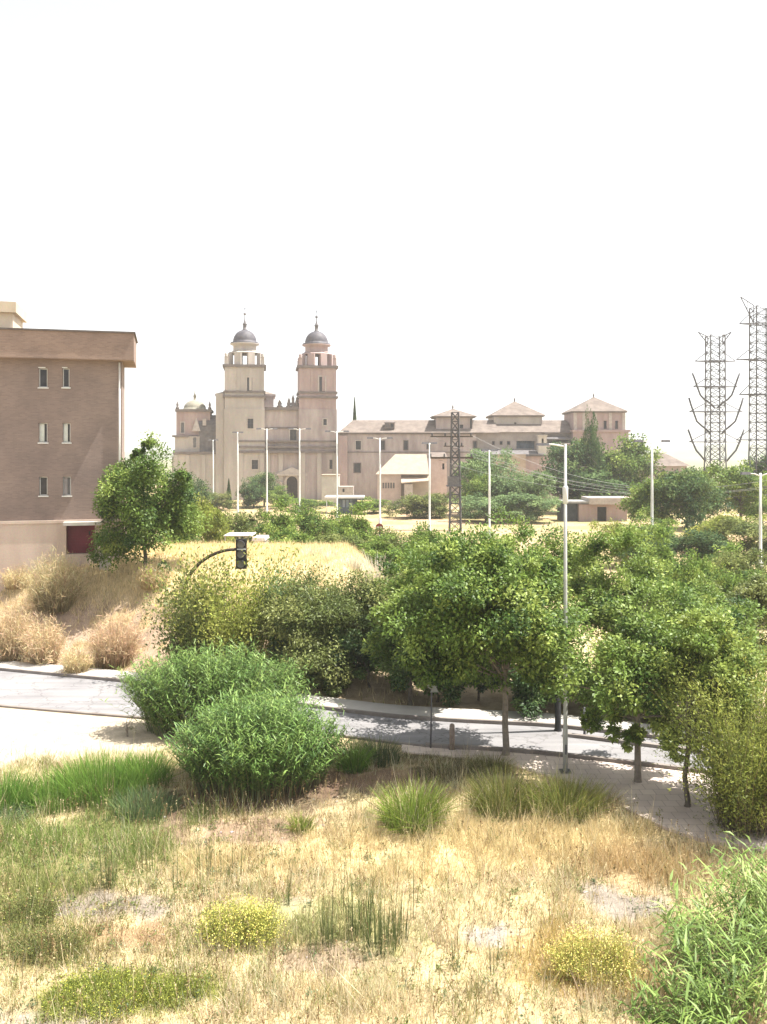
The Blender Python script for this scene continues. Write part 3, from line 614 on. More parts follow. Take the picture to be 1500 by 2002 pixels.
for i, (xa, xb, ya, yb, yy) in enumerate(((1062,1116,842,846,5), (1066,1112,853,858,3.2), (1084,1122,862,868,2.4))):
    MB().add([(cu(xa), yy, cv(yb)), (cu(xb), yy, cv(yb)), (cu(xb), yy + 3, cv(ya)), (cu(xa), yy + 3, cv(ya)), (cu(xa), yy, cv(yb) - .25), (cu(xb), yy, cv(yb) - .25), (cu(xb), yy + 3, cv(ya) - .25), (cu(xa), yy + 3, cv(ya) - .25)], [(0,1,2,3),(4,7,6,5),(0,4,5,1),(1,5,6,2),(3,2,6,7),(0,3,7,4)]).build('terrace_roof', TILE if i != 1 else SLATE, mon)

def at_(x, y, Y): return (px(x, Y), Y, pz(y, Y))
# low hip-roofed house before the monastery
HY = 178.0; hs_ = F / HY
lh = thing('house', 'low pale house with a sunlit hip roof before the monastery', 'house', (px(790, HY), HY, g1(px(790, HY), HY)))
def lu(x): return (x - 790) / hs_
def lv(y): return pz(y, HY) - lh.location.z
hw_ = [(lu(748 + i*5), lu(751.5 + i*5), lv(954), lv(943)) for i in range(5)]
b = MB(); b.block(lu(738), lu(784), -2.0, 3, -.5, lv(927), hw_, .3); wl = b.build('wall', surf('house_pink_plaster', (.47,.385,.345), (.58,.48,.43), .8, .9, .2, 6), lh)
for w in hw_:
    fw = MB().box(w[0] + .01, w[0] + .06, -1.85, -1.75, w[2], w[3]).box(w[1] - .06, w[1] - .01, -1.85, -1.75, w[2], w[3]).build('window', TRIM, lh)
    MB().box(w[0] + .06, w[1] - .06, -1.8, -1.76, w[2], w[3]).build('pane', GREYWIN, fw)
MB().block(lu(784), lu(838), -1.0, 6, -.5, lv(927)).build('side_wall', surf('house_grey_plaster', (.40,.34,.3), (.5,.43,.38), .8, .9, .2, 6), lh)
MB().hip(lu(735), lu(838), -2.6, 7, lv(926.5), lv(888), 4.0, .3).build('roof', TILEP, lh)
MB().add([(lu(784), -4.5, lv(942)), (lu(838), -4.5, lv(938)), (lu(838), -1.01, lv(930)), (lu(784), -1.01, lv(930)), (lu(784), -4.5, lv(944)), (lu(838), -4.5, lv(940)), (lu(838), -1.01, lv(932)), (lu(784), -1.01, lv(932))], [(0,1,2,3),(4,7,6,5),(0,4,5,1),(1,5,6,2),(3,2,6,7),(0,3,7,4)]).build('porch_roof', TILEP, lh)
MB().box(lu(790), lu(806), -4.2, -1.02, -.5, lv(945)).build('porch_wall', STONEF, lh)
gb = thing('gabled_annex', 'pinkish gabled annex wall right of the hip-roofed house', 'building', (px(857, 186), 186, g1(px(857, 186), 186)))
s2 = F / 186; MB().block(-17/s2, 17/s2, 0, 6, -.5, pz(896, 186) - gb.location.z, [(8/s2, 12/s2, pz(918, 186) - gb.location.z, pz(906, 186) - gb.location.z)], .3).build('wall', surf('annex_pink', (.52,.40,.37), (.62,.5,.46), .8, .9, .2, 6), gb)
MB().hip(-19/s2, 19/s2, -.6, 6.6, pz(895.5, 186) - gb.location.z, pz(884, 186) - gb.location.z, .4, .4).build('roof', TILE, gb)
# white annex and the flat-roofed kiosk at the foot of the right tower
AY = 176.0; an = thing('white_annex', 'small white plastered annex at the foot of the right bell tower', 'building', (px(645, AY), AY, g1(px(645, AY), AY)))
sA = F / AY; av = lambda y: pz(y, AY) - an.location.z
MB().block(-16/sA, 17/sA, 0, 5, -.6, av(930)).build('wall', PALETRIM, an); MB().box(-17/sA, 18/sA, -.3, 5.3, av(930) + .003, av(928)).build('roof', TILEP, an)
aw = MB().block(17/sA, 46/sA, -.5, 3, -.6, av(951), [(25/sA, 29/sA, av(962), av(955))], .3); aw.build('low_wing', STONEF, an); MB().box(25/sA, 29/sA, -.25, -.2, av(962), av(955)).build('pane', DARKWIN, an)
KY = 150.0; kk = thing('kiosk', 'dark blue kiosk under a wide white flat roof', 'kiosk', (px(680, KY), KY, g1(px(680, KY), KY)))
sK = F / KY; kv = lambda y: pz(y, KY) - kk.location.z
MB().block(-20/sK, 18/sK, 0, 3.2, -.8, kv(973.5), [(-10/sK, -5/sK, kv(992), kv(977)), (-3/sK, 2/sK, kv(992), kv(977)), (4/sK, 9/sK, kv(992), kv(977))], .25).build('wall', BLUE, kk)
for i in range(3): MB().box((-10 + 7*i)/sK, (-5 + 7*i)/sK, .15, .2, kv(992), kv(977)).build('pane', surf('blue_glass', (.25,.33,.42), (.35,.42,.5), 1, .3, .02, 5), kk)
MB().box(-44/sK, 32/sK, -1.6, 4.2, kv(973.5) + .003, kv(970.5)).build('roof', WHITEP, kk)
for x in (-40, 28): MB().tube([(x/sK, -1.3, -.8), (x/sK, -1.3, kv(973.5))], .06, 6).build('post', GALV, kk)
# flat-roofed shed on the tan field
SY = 128.0; sd = thing('shed', 'low field shed with a pale flat roof and dark doorway', 'shed', (px(1172, SY), SY, g1(px(1172, SY), SY)))
sS = F / SY; sv = lambda y: pz(y, SY) - sd.location.z
MB().block(-40/sS, 54/sS, 0, 4, -.4, sv(986), [(-4/sS, 14/sS, -.4, sv(991))], .5).build('wall', TOWERP, sd)
MB().block(-72/sS, -40/sS - .003, .8, 4, -.4, sv(984)).build('lean_to', surf('lean_to_dark', (.05,.06,.075), (.09,.1,.12), 1, .8, .1, 10), sd)
MB().box(-4/sS, 14/sS, .4, .46, -.4, sv(991)).build('door', BLACK, sd)
rb = MB().box(-22/sS, 64/sS, -.9, 4.5, sv(985.5), sv(973)); rb.build('roof', STONEF, sd)
MB().box(-70/sS, -22/sS - .004, -.2, 4.4, sv(984) + .003, sv(980)).build('lean_to_roof', surf('old_corrugated', (.3,.3,.3), (.45,.45,.44), 1, .7, .1, 8), sd)
# house at the right behind the trees
RY = 185.0; rh = thing('house', 'low tiled house right of the last pavilion, half behind trees', 'house', (px(1303, RY), RY, g1(px(1303, RY), RY)))
sR = F / RY; rv = lambda y: pz(y, RY) - rh.location.z
rw = [(-12/sR, -5/sR, rv(928), rv(918)), (16/sR, 22/sR, rv(928), rv(918))]
MB().block(-44/sR, 40/sR, 0, 9, -.5, rv(911), rw, .3).build('wall', CHURCH, rh)
for w in rw:
    fw = MB().box(w[0], w[1], .1, .16, w[3] - .12, w[3]).box(w[0], w[1], .1, .16, w[2], w[2] + .12).build('window', TRIM, rh); MB().box(w[0], w[1], .12, .15, w[2] + .12, w[3] - .12).build('pane', DARKWIN, fw)
MB().hip(-50/sR, 46/sR, -.8, 10, rv(911) + .004, rv(885), 4.5, 4.0).build('roof', TILE, rh)
# ------------------------------------------------------------------ lamp posts along the far road
POSTS = [(417,860,161,'white lamp post in front of the domed chapel wing of the church', 0),
         (465,845,152.6,'white lamp post in front of the left bell tower', 0),
         (522,838,143.9,'white lamp post between the left bell tower and the central church window', 1),
         (586,838,135.1,'white lamp post just right of the arched church doorway', 1),
         (659,843,126.4,'white lamp post in front of the blue kiosk, at the right tower edge', 1),
         (743,856,117.6,'white lamp post at the left end of the hip-roofed house', 1),
         (840,866,108.9,'white lamp post just left of the dark lattice mast', 0),
         (957,880,100,'white lamp post in front of the pale green trees right of the lattice mast', 0),
         (1275,862,81.8,'tall white lamp post in front of the dark trees right of the shed', 1),
         (1487,925,72.9,'white lamp post nearest the right edge, beyond the trees', 1)]
pole_me = MB(); pole_me.lathe([(.2,0),(.2,.02),(.2,.9),(.13,1.0),(.13,6),(.1,12)], n=8); pole_me = pole_me.mesh('pole')
basep = MB(); basep.box(-.24,.24,-.24,.24,-.15,.06); basep = basep.mesh('base_plate')
for i, (x, yt, Y, lab, dbl) in enumerate(POSTS):
    X = px(x, Y); zg = g1(X, Y); H = pz(yt, Y) - zg
    t = thing('lamp_post', lab, 'lamp post', (X, Y, zg), R(8), 'white lamp posts in a row along the far road')
    o = put('pole', pole_me, GALV, t); o.scale = (1, 1, H / 12)
    put('base_plate', basep, GALV, t)
    L_ = 1.35 if dbl else .55
    sd_ = (-1, 1)
    for s in sd_:
        a = MB(); a.tube([(0, 0, H - .25), (s*L_*.4, 0, H - .06), (s*L_, 0, H)], .05, 6); ao = a.build('arm', GALV, t)
        l = MB(); l.taper(s*L_ - .42, s*L_ + .42, -.17, .17, H - .12, H + .1, .05); lo_ = l.build('lamp_head', STEELM, t)
# near post beside the paved pavement
Y = 26.6; X = px(1105.5, Y); zg = g1(X, Y) + .045
t = thing('lamp_post', 'tall slim grey-white lamp post standing on the pavement in front of the tree crowns', 'lamp post', (X, Y, zg))
H = pz(868, Y) - zg
b = MB(); b.lathe([(.075,0),(.075,1.35),(.064,1.4),(.06,H*.5),(.042,H)], n=12); b.build('pole', surf('grey_post_paint', (.42,.43,.41), (.54,.55,.53), 3, .5, .06, 30), t)
MB().box(-.16,.16,-.16,.16,0,.03).build('base_plate', STEELM, t)
MB().box(-.03,.03,-.092,-.082,.55,.85).build('access_door', STEELM, t)
MB().lathe([(.06,0),(.085,.05),(.085,.5),(.06,.55)], (0,0,pz(985,Y)-zg), 10).build('collar', GALV, t)
MB().tube([(0,0,H-.08),(-.36,0,H-.02),(-.7,0,H)], .028, 8).build('arm', GALV, t)
MB().taper(-.9,-.5,-.09,.09,H-.05,H+.03,.02).build('lamp_head', STEELM, t)

# ------------------------------------------------------------------ traffic lights on curved arms
def signal(x_head, y0, y1, x_pole, Y, lab, face=-1, mat=BLACK, armmat=RUSTY, back=False):
    X = px(x_pole, Y); zg = g1(X, Y)
    t = thing('traffic_light', lab, 'traffic light', (X, Y, zg))
    hx = px(x_head, Y) - X; zt = pz(y0, Y) - zg; zb = pz(y1, Y) - zg; zm = zt - (zt - zb) * .33
    MB().lathe([(.14,0),(.14,.05),(.11,.1),(.095,zb - 1.3)], n=10).build('pole', armmat, t)
    q_ = Y / 30.8; pts = []
    for k in range(13):
        a = math.pi/2*k/12; pts.append((hx*(1 - math.cos(a)) * .93 + .02, 0, (zb - 1.35) + (zm + 1.35 - zb) * math.sin(a)))
    MB().tube(pts, [q_*(.075 - .024*k/12) for k in range(13)], 10).build('arm', armmat, t)
    q_ = Y / 30.8; h = MB(); w = .17*q_; h.box(hx - w, hx + w, .0, .26, zb, zt); h.box(hx - w - .03, hx + w + .03, .1, .16, zb - .02, zt + .02)
    hd = h.build('housing', mat, t)
    MB().box(hx - w - .01, hx + w + .01, -.05, -.003, zm - .025, zm + .025).build('bracket', GALV, t)
    for k in range(3):
        zc = zb + (zt - zb)*(k + .5)/3; rr = (zt - zb)/3*.4
        MB().add([(hx + rr*math.cos(a), -.012, zc + rr*math.sin(a)) for a in np.linspace(0, 2*math.pi, 17)[:-1]], [tuple(range(16))]).build('lens', LENS, hd)
        v = []; n = 9
        for q in range(n):
            a = math.pi*(-.05 + 1.1*q/(n-1)); v += [(hx + rr*1.12*math.cos(a), -.003, zc + rr*1.12*math.sin(a)), (hx + rr*1.12*math.cos(a), -.2, zc + rr*1.12*math.sin(a) - .02)]
        MB().add(v, [(2*q, 2*q+2, 2*q+3, 2*q+1) for q in range(n-1)]).build('visor', mat, hd)
    return t
signal(471, 1055, 1112, 357, 38.6, 'black traffic light hanging from a curved arm above the dry grass')
signal(994, 1092, 1130, 1091, 30.6, 'grey traffic light peeking out of the tree tops on a black pole', mat=STEELM, armmat=BLACK)

# ------------------------------------------------------------------ signs, bollards
Y = 28.75; X = px(842, Y); zg = g1(X, Y)
t = thing('road_sign', 'grey back of a round road sign on a thin pole before the shaded hedge', 'sign', (X, Y, zg))
H = pz(1322, Y) - zg
MB().tube([(0,0,0),(.05,0,H)], .028, 8).build('pole', STEELM, t)
MB().lathe([(.19,-.012),(.2,0),(.19,.012)], n=20).build('plate', BACKP, t)
pl_ = [c for c in bpy.data.objects if c.parent == t and c.name.startswith('plate')][0]; pl_.rotation_euler = (R(90), 0, R(25)); pl_.location = (.06, -.05, H - .22)
q = MB().add([(-.02,-.055,H-.52),(.27,-.055,H-.52),(.125,-.055,H-.25),(-.02,-.04,H-.52),(.27,-.04,H-.52),(.125,-.04,H-.25)], [(0,1,2),(3,5,4),(0,3,4,1),(1,4,5,2),(2,5,3,0)]); q.build('lower_plate', BACKP, t)
Y = 28.6; X = px(884, Y); t = thing('bollard', 'stout weathered post at the road edge left of the nearest tree trunk', 'bollard', (X, Y, g1(X, Y)))
MB().lathe([(.085,0),(.085,.82),(.075,.86),(.03,.89)], n=10).build('post', WOODP, t); MB().lathe([(.12,0),(.12,.05)], n=10).build('foot', KERB, t)
Y = 30.0; X = px(1143, Y); t = thing('bollard', 'thin grey post behind the slim lamp post across the road', 'bollard', (X, Y, .02))
MB().tube([(0,0,0),(0,0,.95)], .045, 8).build('post', STEELM, t); MB().lathe([(.05,0),(.03,.04)], (0,0,.95), 8).build('cap', STEELM, t)
Y = 80.0; X = px(742, Y); zg = g1(X, Y); t = thing('no_entry_sign', 'small red no entry sign with a white bar among the distant shrubs', 'sign', (X, Y, zg)); H = pz(1031, Y) - zg
MB().tube([(0,.03,0),(0,.03,H+.3)], .04, 8).build('pole', GALV, t)
d = MB().add([(.36*math.cos(a), -.02 + .03*j, H + .36*math.sin(a)) for j in (0,1) for a in np.linspace(0, 2*math.pi, 25)[:-1]], [tuple(range(24)), tuple(range(47,23,-1))] + [(k, (k+1)%24, 24+(k+1)%24, 24+k) for k in range(24)]).build('disc', REDP, t)
MB().box(-.28, .28, -.03, -.021, H - .07, H + .07).build('bar', WHITEP, d)
# flat-roofed shelter beyond the dry plateau
Y = 62.; X = px(480, Y); zg = g1(X, Y); t = thing('shelter', 'white flat-topped shelter roof behind the black traffic light', 'shelter', (X, Y, zg)); s = F / Y; z = pz(1049, Y) - zg
MB().box(-38/s, 16/s, -1, 1.4, z + .10, z + .17).build('roof', PALETRIM, t)
for x in (-36, -8): MB().tube([(x/s, -.7, -.3), (x/s, -.7, z + .10)], .05, 6).build('post', GALV, t)
MB().box(16/s + .01, 40/s, -.8, 1.4, -.3, z - .22).taper(16/s + .01, 42/s, -.9, 1.5, z - .22, z - .02, .05).build('cabin', PALETRIM, t)

# ------------------------------------------------------------------ lattice mast, pylons and wires
def lattice(mb, z0, z1, w0, w1, n, r, horiz=True):
    for k in range(n):
        za, zb = z0 + (z1-z0)*k/n, z0 + (z1-z0)*(k+1)/n; wa, wb = w0 + (w1-w0)*k/n, w0 + (w1-w0)*(k+1)/n
        ca = [(-wa,-wa),(wa,-wa),(wa,wa),(-wa,wa)]; cb2 = [(-wb,-wb),(wb,-wb),(wb,wb),(-wb,wb)]
        for q in range(4):
            q2 = (q+1) % 4
            mb.bar((*ca[q], za), (*cb2[q2], zb), r); mb.bar((*ca[q2], za), (*cb2[q], zb), r)
            if horiz: mb.bar((*cb2[q], zb), (*cb2[q2], zb), r)
def legs(t, z0, z1, w0, w1, r, mat):
    for sx in (-1, 1):
        for sy in (-1, 1): MB().bar((sx*w0, sy*w0, z0), (sx*w1, sy*w1, z1), r).build('leg', mat, t)
Y = 110.; X = px(890, Y); zg = g1(X, Y); s = F / Y
t = thing('lattice_mast', 'dark steel lattice power mast with stacked crossarms before the monastery', 'power mast', (X, Y, zg)); zt = pz(806, Y) - zg
legs(t, -.3, zt, .72, .42, .085, STEEL)
b = MB(); lattice(b, 0, zt, .72, .42, 13, .042); b.build('bracing', STEEL, t)
for (y, xa, xb, th) in ((853,842,924,.1),(894,839,925,.17),(872,868,906,.08)):
    z = pz(y, Y) - zg; a = MB(); a.box((xa-890)/s, (xb-890)/s, -.5, -.36, z - th, z + th*.3); a.box((xa-890)/s, (xb-890)/s, .36, .5, z - th, z + th*.3); ca = a.build('crossarm', RUSTY, t)
    for q in np.linspace((xa-890)/s + .2, (xb-890)/s - .2, 4):
        MB().lathe([(.05,0),(.14,.06),(.06,.14),(.14,.2),(.06,.28),(.12,.34),(.04,.42)], (q, 0, z + th*.3), 8).build('insulator', STEEL, ca)
zc = pz(930, Y) - zg; MB().box(-.9, .5, -.8, .6, zc - 1.2, zc - .1).box(-1.1, .8, -.9, .7, zc - 1.35, zc - 1.21).build('transformer', STEELM, t)

def pylon(xc, ytop, Y, lab, lw, arms, curves, horn, rows, r):
    X = px(xc, Y); zg = g1(X, Y); s = F / Y; zt = pz(ytop, Y) - zg
    t = thing('pylon', lab, 'pylon', (X, Y, zg), 0, 'grey lattice pylons at the right')
    w = lw / s
    legs(t, 0, zt*.36, w*1.25, w, r*1.3, STEELM); legs(t, zt*.36, zt, w, w*.96, r*1.2, STEELM)
    b = MB(); lattice(b, 0, zt*.36, w*1.25, w, 6, r*.6); lattice(b, zt*.36, zt, w, w*.96, rows, r*.5); b.build('bracing', STEELM, t)
    for (y, xa, xb) in arms:
        z = pz(y, Y) - zg; a = MB()
        for sy in (-.45, .45): a.bar(((xa-xc)/s, 0, z), (0, sy*w*2, z), r*.9); a.bar((0, sy*w*2, z), ((xb-xc)/s, 0, z), r*.9)
        for e in (xa, xb):
            q = -1 if e < xc else 1; a.bar(((e-xc)/s, 0, z), (q*w, 0, z + 1.7), r*.7)
        a.build('crossarm', STEELM, t)
    for pts in curves:
        P = [((x-xc)/s, -.4, pz(y, Y) - zg) for x, y in pts]; MB().tube(P, r*1.6, 6).build('insulator_string', STEEL, t)
    for (x1, y1, x2, y2, x3, y3) in horn:
        a = MB(); p = [((x-xc)/s, 0, pz(y, Y) - zg) for x, y in ((x1,y1),(x2,y2),(x3,y3))]; a.bar(p[0], p[1], r*.9); a.bar(p[0], p[2], r*.9); a.bar(p[1], p[2], r*.7)
        a.bar(tuple((p[0][k]+p[1][k])/2 for k in range(3)), tuple((p[0][k]+p[2][k])/2 for k in range(3)), r*.6); a.build('horn', STEELM, t)
    return t
z4 = lambda x, y: (1300 + x/5.005, 560 + y/5.005)
def mir(pts, c=1398.5): return [(2*c - x, y) for x, y in pts]
c1 = [z4(*p) for p in ((262,850),(285,910),(310,985),(340,1065),(380,1108),(430,1140),(480,1190))]
c2 = [z4(*p) for p in ((228,1090),(245,1150),(270,1222),(305,1320),(350,1362),(410,1410),(440,1445))]
c3 = [z4(*p) for p in ((220,1400),(240,1455),(265,1525),(300,1605),(340,1650),(390,1710))]
pylon(1398.5, 656, 150, 'grey lattice pylon with curved hanging insulators, shorter of the two', 14.5,
      [(706,1359,1438),(756,1356,1442),(805,1348,1452),(864,1347,1450)], [c1, mir(c1), c2, mir(c2), c3, mir(c3)],
      [(1365,649,1384,658,1384,672),(1430,649,1413,658,1413,672)], 13, .10)
pylon(1489, 600, 115, 'taller grey lattice pylon cut by the right edge of the view', 17, [(633,1446,1532),(703,1440,1538),(771,1446,1532),(860,1440,1538)], [],
      [(1448,580,1474,597,1474,632),(1530,580,1504,597,1504,632)], 16, .08)
# wires
WIRE = surf('wire_metal', (.2,.2,.21), (.28,.28,.29), 3, .5, .02, 10)
def wire(a, b, sag, lab, r=.016):
    a, b = Vector(a), Vector(b); pts = []
    for k in range(17):
        u = k/16; p = a.lerp(b, u); p.z -= sag*4*u*(1-u); pts.append(p)
    o = MB().tube(pts, r, 4).build('power_line', WIRE); tag(o, lab, 'power line', 'power lines between the mast and the pylons')
mast = (px(890,110), 110)
for i, (x, y, xe, ye, Ye, sg, lab) in enumerate([
    (842, 852, 1650, 905, 96, 4.6, 'power line from the upper crossarm of the lattice mast, front strand'),
    (924, 852, 1650, 893, 104, 5.2, 'power line from the upper crossarm of the lattice mast, back strand'),
    (839, 893, 1650, 930, 96, 3.3, 'power line from the lower crossarm of the lattice mast, front strand'),
    (925, 893, 1650, 945, 104, 3.2, 'power line from the lower crossarm of the lattice mast, lowest strand'),
    (906, 871, 1650, 918, 100, 4.2, 'power line from the middle crossarm of the lattice mast')]):
    wire((px(x,110), 110, pz(y,110)), (px(xe,Ye), Ye, pz(ye,Ye)), sg, lab)
for i, (xa, ya, xb, yb, lab) in enumerate([(1438,706,1440,703,'thin power line between the upper arms of the two pylons'),(1442,756,1446,771,'thin power line between the middle arms of the two pylons'),(1450,864,1440,860,'thin power line between the lower arms of the two pylons')]):
    wire((px(xa,150),150,pz(ya,150)), (px(xb,115),115,pz(yb,115)), .6, lab, .025)

# ------------------------------------------------------------------ vegetation builders
GRN = dict(
    mulb=[(.045,.095,.02), (.13,.205,.036), (.285,.355,.08)],
    dark=[(.035,.075,.03), (.07,.125,.04), (.14,.20,.06)],
    olive=[(.055,.085,.025), (.125,.16,.042), (.26,.28,.09)],
    yellow=[(.12,.155,.03), (.24,.28,.05), (.38,.40,.09)],
    fresh=[(.05,.105,.03), (.10,.20,.045), (.19,.31,.08)],
    pale=[(.10,.16,.07), (.16,.24,.095), (.24,.32,.13)],
    arundo=[(.07,.12,.03), (.16,.25,.055), (.30,.38,.12)],
    reed=[(.05,.11,.03), (.12,.215,.048), (.25,.35,.09)])
def pal(name, n, g, bias=.5, spread=.28):
    a, b, c = [np.array(x) for x in GRN[name]]
    t = np.clip(bias + g.normal(size=(n, 1)) * spread, 0, 1)
    return np.where(t < .5, a + (b - a) * t * 2, b + (c - b) * (t - .5) * 2)
def crown(geo, g, c, rad, ncl, nl, leaf, palette, clr=.16, flat=.8, lump=.25, shell=2.4, droop=.25, aspect=.55, bias=.5):
    """leaf clumps through an uneven crown; returns clump centres"""
    nb = max(8, int(ncl ** .62)); d = rdir(nb, g); r = g.random((nb, 1)) ** (1 / (shell + 1)) * .78
    lob = 1 + lump * g.normal(size=(nb, 1)) * .8
    rb = .42 * g.uniform(.65, 1.35, (nb, 1)); bc_ = d * r * lob
    k = g.integers(0, nb, ncl); dd = rdir(ncl, g); dd[:, 2] = np.where(g.random(ncl) < .7, np.abs(dd[:, 2]), dd[:, 2])
    cen = np.asarray(c) + (bc_[k] + dd * rb[k] * g.random((ncl, 1)) ** .4) * np.asarray(rad)
    lowz = c[2] - rad[2]; cen[:, 2] = np.maximum(cen[:, 2], lowz + .02 * rad[2] + g.random(ncl) * .18 * rad[2])
    rc = clr * (rad[0] + rad[1]) * .5 * g.uniform(.6, 1.4, (ncl, 1)) * 1.25
    k = np.repeat(np.arange(ncl), nl); n = len(k)
    off = rdir(n, g) * (g.random((n, 1)) ** .45) * rc[k] * np.array([1, 1, flat])
    P = cen[k] + off
    out = unit(off + (cen[k] - np.asarray(c)) * .15 + 1e-6)
    D = unit(out * .8 + rdir(n, g) * .9 + np.array([0, 0, -droop]))
    Nn = unit(rdir(n, g) * .75 + np.array([0, 0, 1.]) + out * .35)
    C = pal(palette, ncl, g, bias)[k] * (1 + g.normal(size=(n, 1)) * .22)
    L = leaf * g.uniform(.6, 1.3, n)
    geo.leaves(P, D, Nn, L, L * aspect, np.clip(C, .006, .8))
    return cen
def limbs(mb, g, base, top, r0, targets, n):
    idx = g.choice(len(targets), min(n, len(targets)), replace=False)
    for i in idx:
        t = Vector(targets[i]); a = base.lerp(top, g.uniform(.55, 1.0)); m_ = a.lerp(t, .5) + Vector((g.normal()*.12, g.normal()*.12, .12*(t-a).length))
        q = g.uniform(.28, .5) * r0; mb.tube([a, a.lerp(m_, .6), m_, t], [q, q*.8, q*.55, q*.2], 5, False)
def near_tree(name, lab, cat, X, Y, W, z0, H, tr, seed, ncl, nl, leaf, palette, group=None, lean=(0, 0), nlimb=22, bark=BARK, depth=None, crown_off=(0, 0), bias=.5, extra=(), zg=None, **kw):
    g = np.random.default_rng(seed); zg = g1(X, Y) if zg is None else zg
    t = thing(name, lab, cat, (X, Y, zg - .02), 0, group)
    geo = Geo(); rad = (W/2, (depth or W)/2, (H - z0)/2); c = (crown_off[0], crown_off[1], (H + z0)/2)
    cen = crown(geo, g, c, rad, ncl, nl, leaf, palette, bias=bias, **kw)
    for (ex, ez, er, en) in extra: cen = np.concatenate([cen, crown(geo, g, (ex, g.normal()*.4, ez), (er, er, er*.8), en, nl, leaf, palette, clr=.26, bias=bias)])
    mb = MB(); base = Vector((0, 0, -.1)); top = Vector((lean[0], lean[1], max(z0 + .55*(H-z0)*.7, z0*1.1)))
    pts = [base.lerp(top, u) + Vector((g.normal()*.03, g.normal()*.03, 0)) * (1 if 0 < u < 1 else 0) for u in (0, .08, .3, .55, .8, 1)]
    mb.tube(pts, [tr*1.45, tr*1.08, tr*.95, tr*.85, tr*.7, tr*.4], 9, False)
    limbs(mb, g, base, top, tr, cen, nlimb)
    mb.build('trunk', bark, t); geo.build('crown', LEAF, t); return t

def broom(g, geo, n, h, r0, spread, w, c0, c1, hj=.3, bend=.25, top_bias=0., elong=(1, 1)):
    """upright stems or blades fanning out of one foot"""
    a = g.random(n) * 6.28; q = np.sqrt(g.random(n)); o = np.stack([np.cos(a)*elong[0], np.sin(a)*elong[1], np.zeros(n)], 1)
    P0 = o * (q * r0)[:, None]; H = h * np.clip(g.normal(1, hj, n), .3, 1.5) * (1 - .35*q*top_bias)
    dirn = unit(o + rdir(n, g) * .5 * np.array([1, 1, 0]))
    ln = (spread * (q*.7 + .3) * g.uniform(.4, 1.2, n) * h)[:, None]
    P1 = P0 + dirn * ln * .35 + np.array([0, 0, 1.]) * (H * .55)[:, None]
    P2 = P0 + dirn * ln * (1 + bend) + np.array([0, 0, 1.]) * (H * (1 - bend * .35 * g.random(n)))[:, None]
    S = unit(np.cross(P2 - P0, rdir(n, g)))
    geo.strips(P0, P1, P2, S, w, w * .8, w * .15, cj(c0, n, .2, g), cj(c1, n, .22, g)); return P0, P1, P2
def feather(g, geo, P1, P2, m, L, W, palette, bias=.5, t0=-.2, sp=.08):
    """small leaves along stems"""
    n = len(P1); k = np.repeat(np.arange(n), m); u = g.uniform(t0, 1.0, (len(k), 1))
    P = P1[k] + (P2 - P1)[k] * u + g.normal(size=(len(k), 3)) * sp
    D = unit((P2 - P1)[k] * .9 + rdir(len(k), g) * np.linalg.norm((P2 - P1)[k], axis=1, keepdims=True) * .9)
    C = pal(palette, n, g, bias, .3)[k] * (1 + g.normal(size=(len(k), 1)) * .2)
    LL = L * g.uniform(.6, 1.3, len(k)); geo.leaves(P, D, rdir(len(k), g) + np.array([0, 0, .6]), LL, LL * W, np.clip(C, .006, .8))
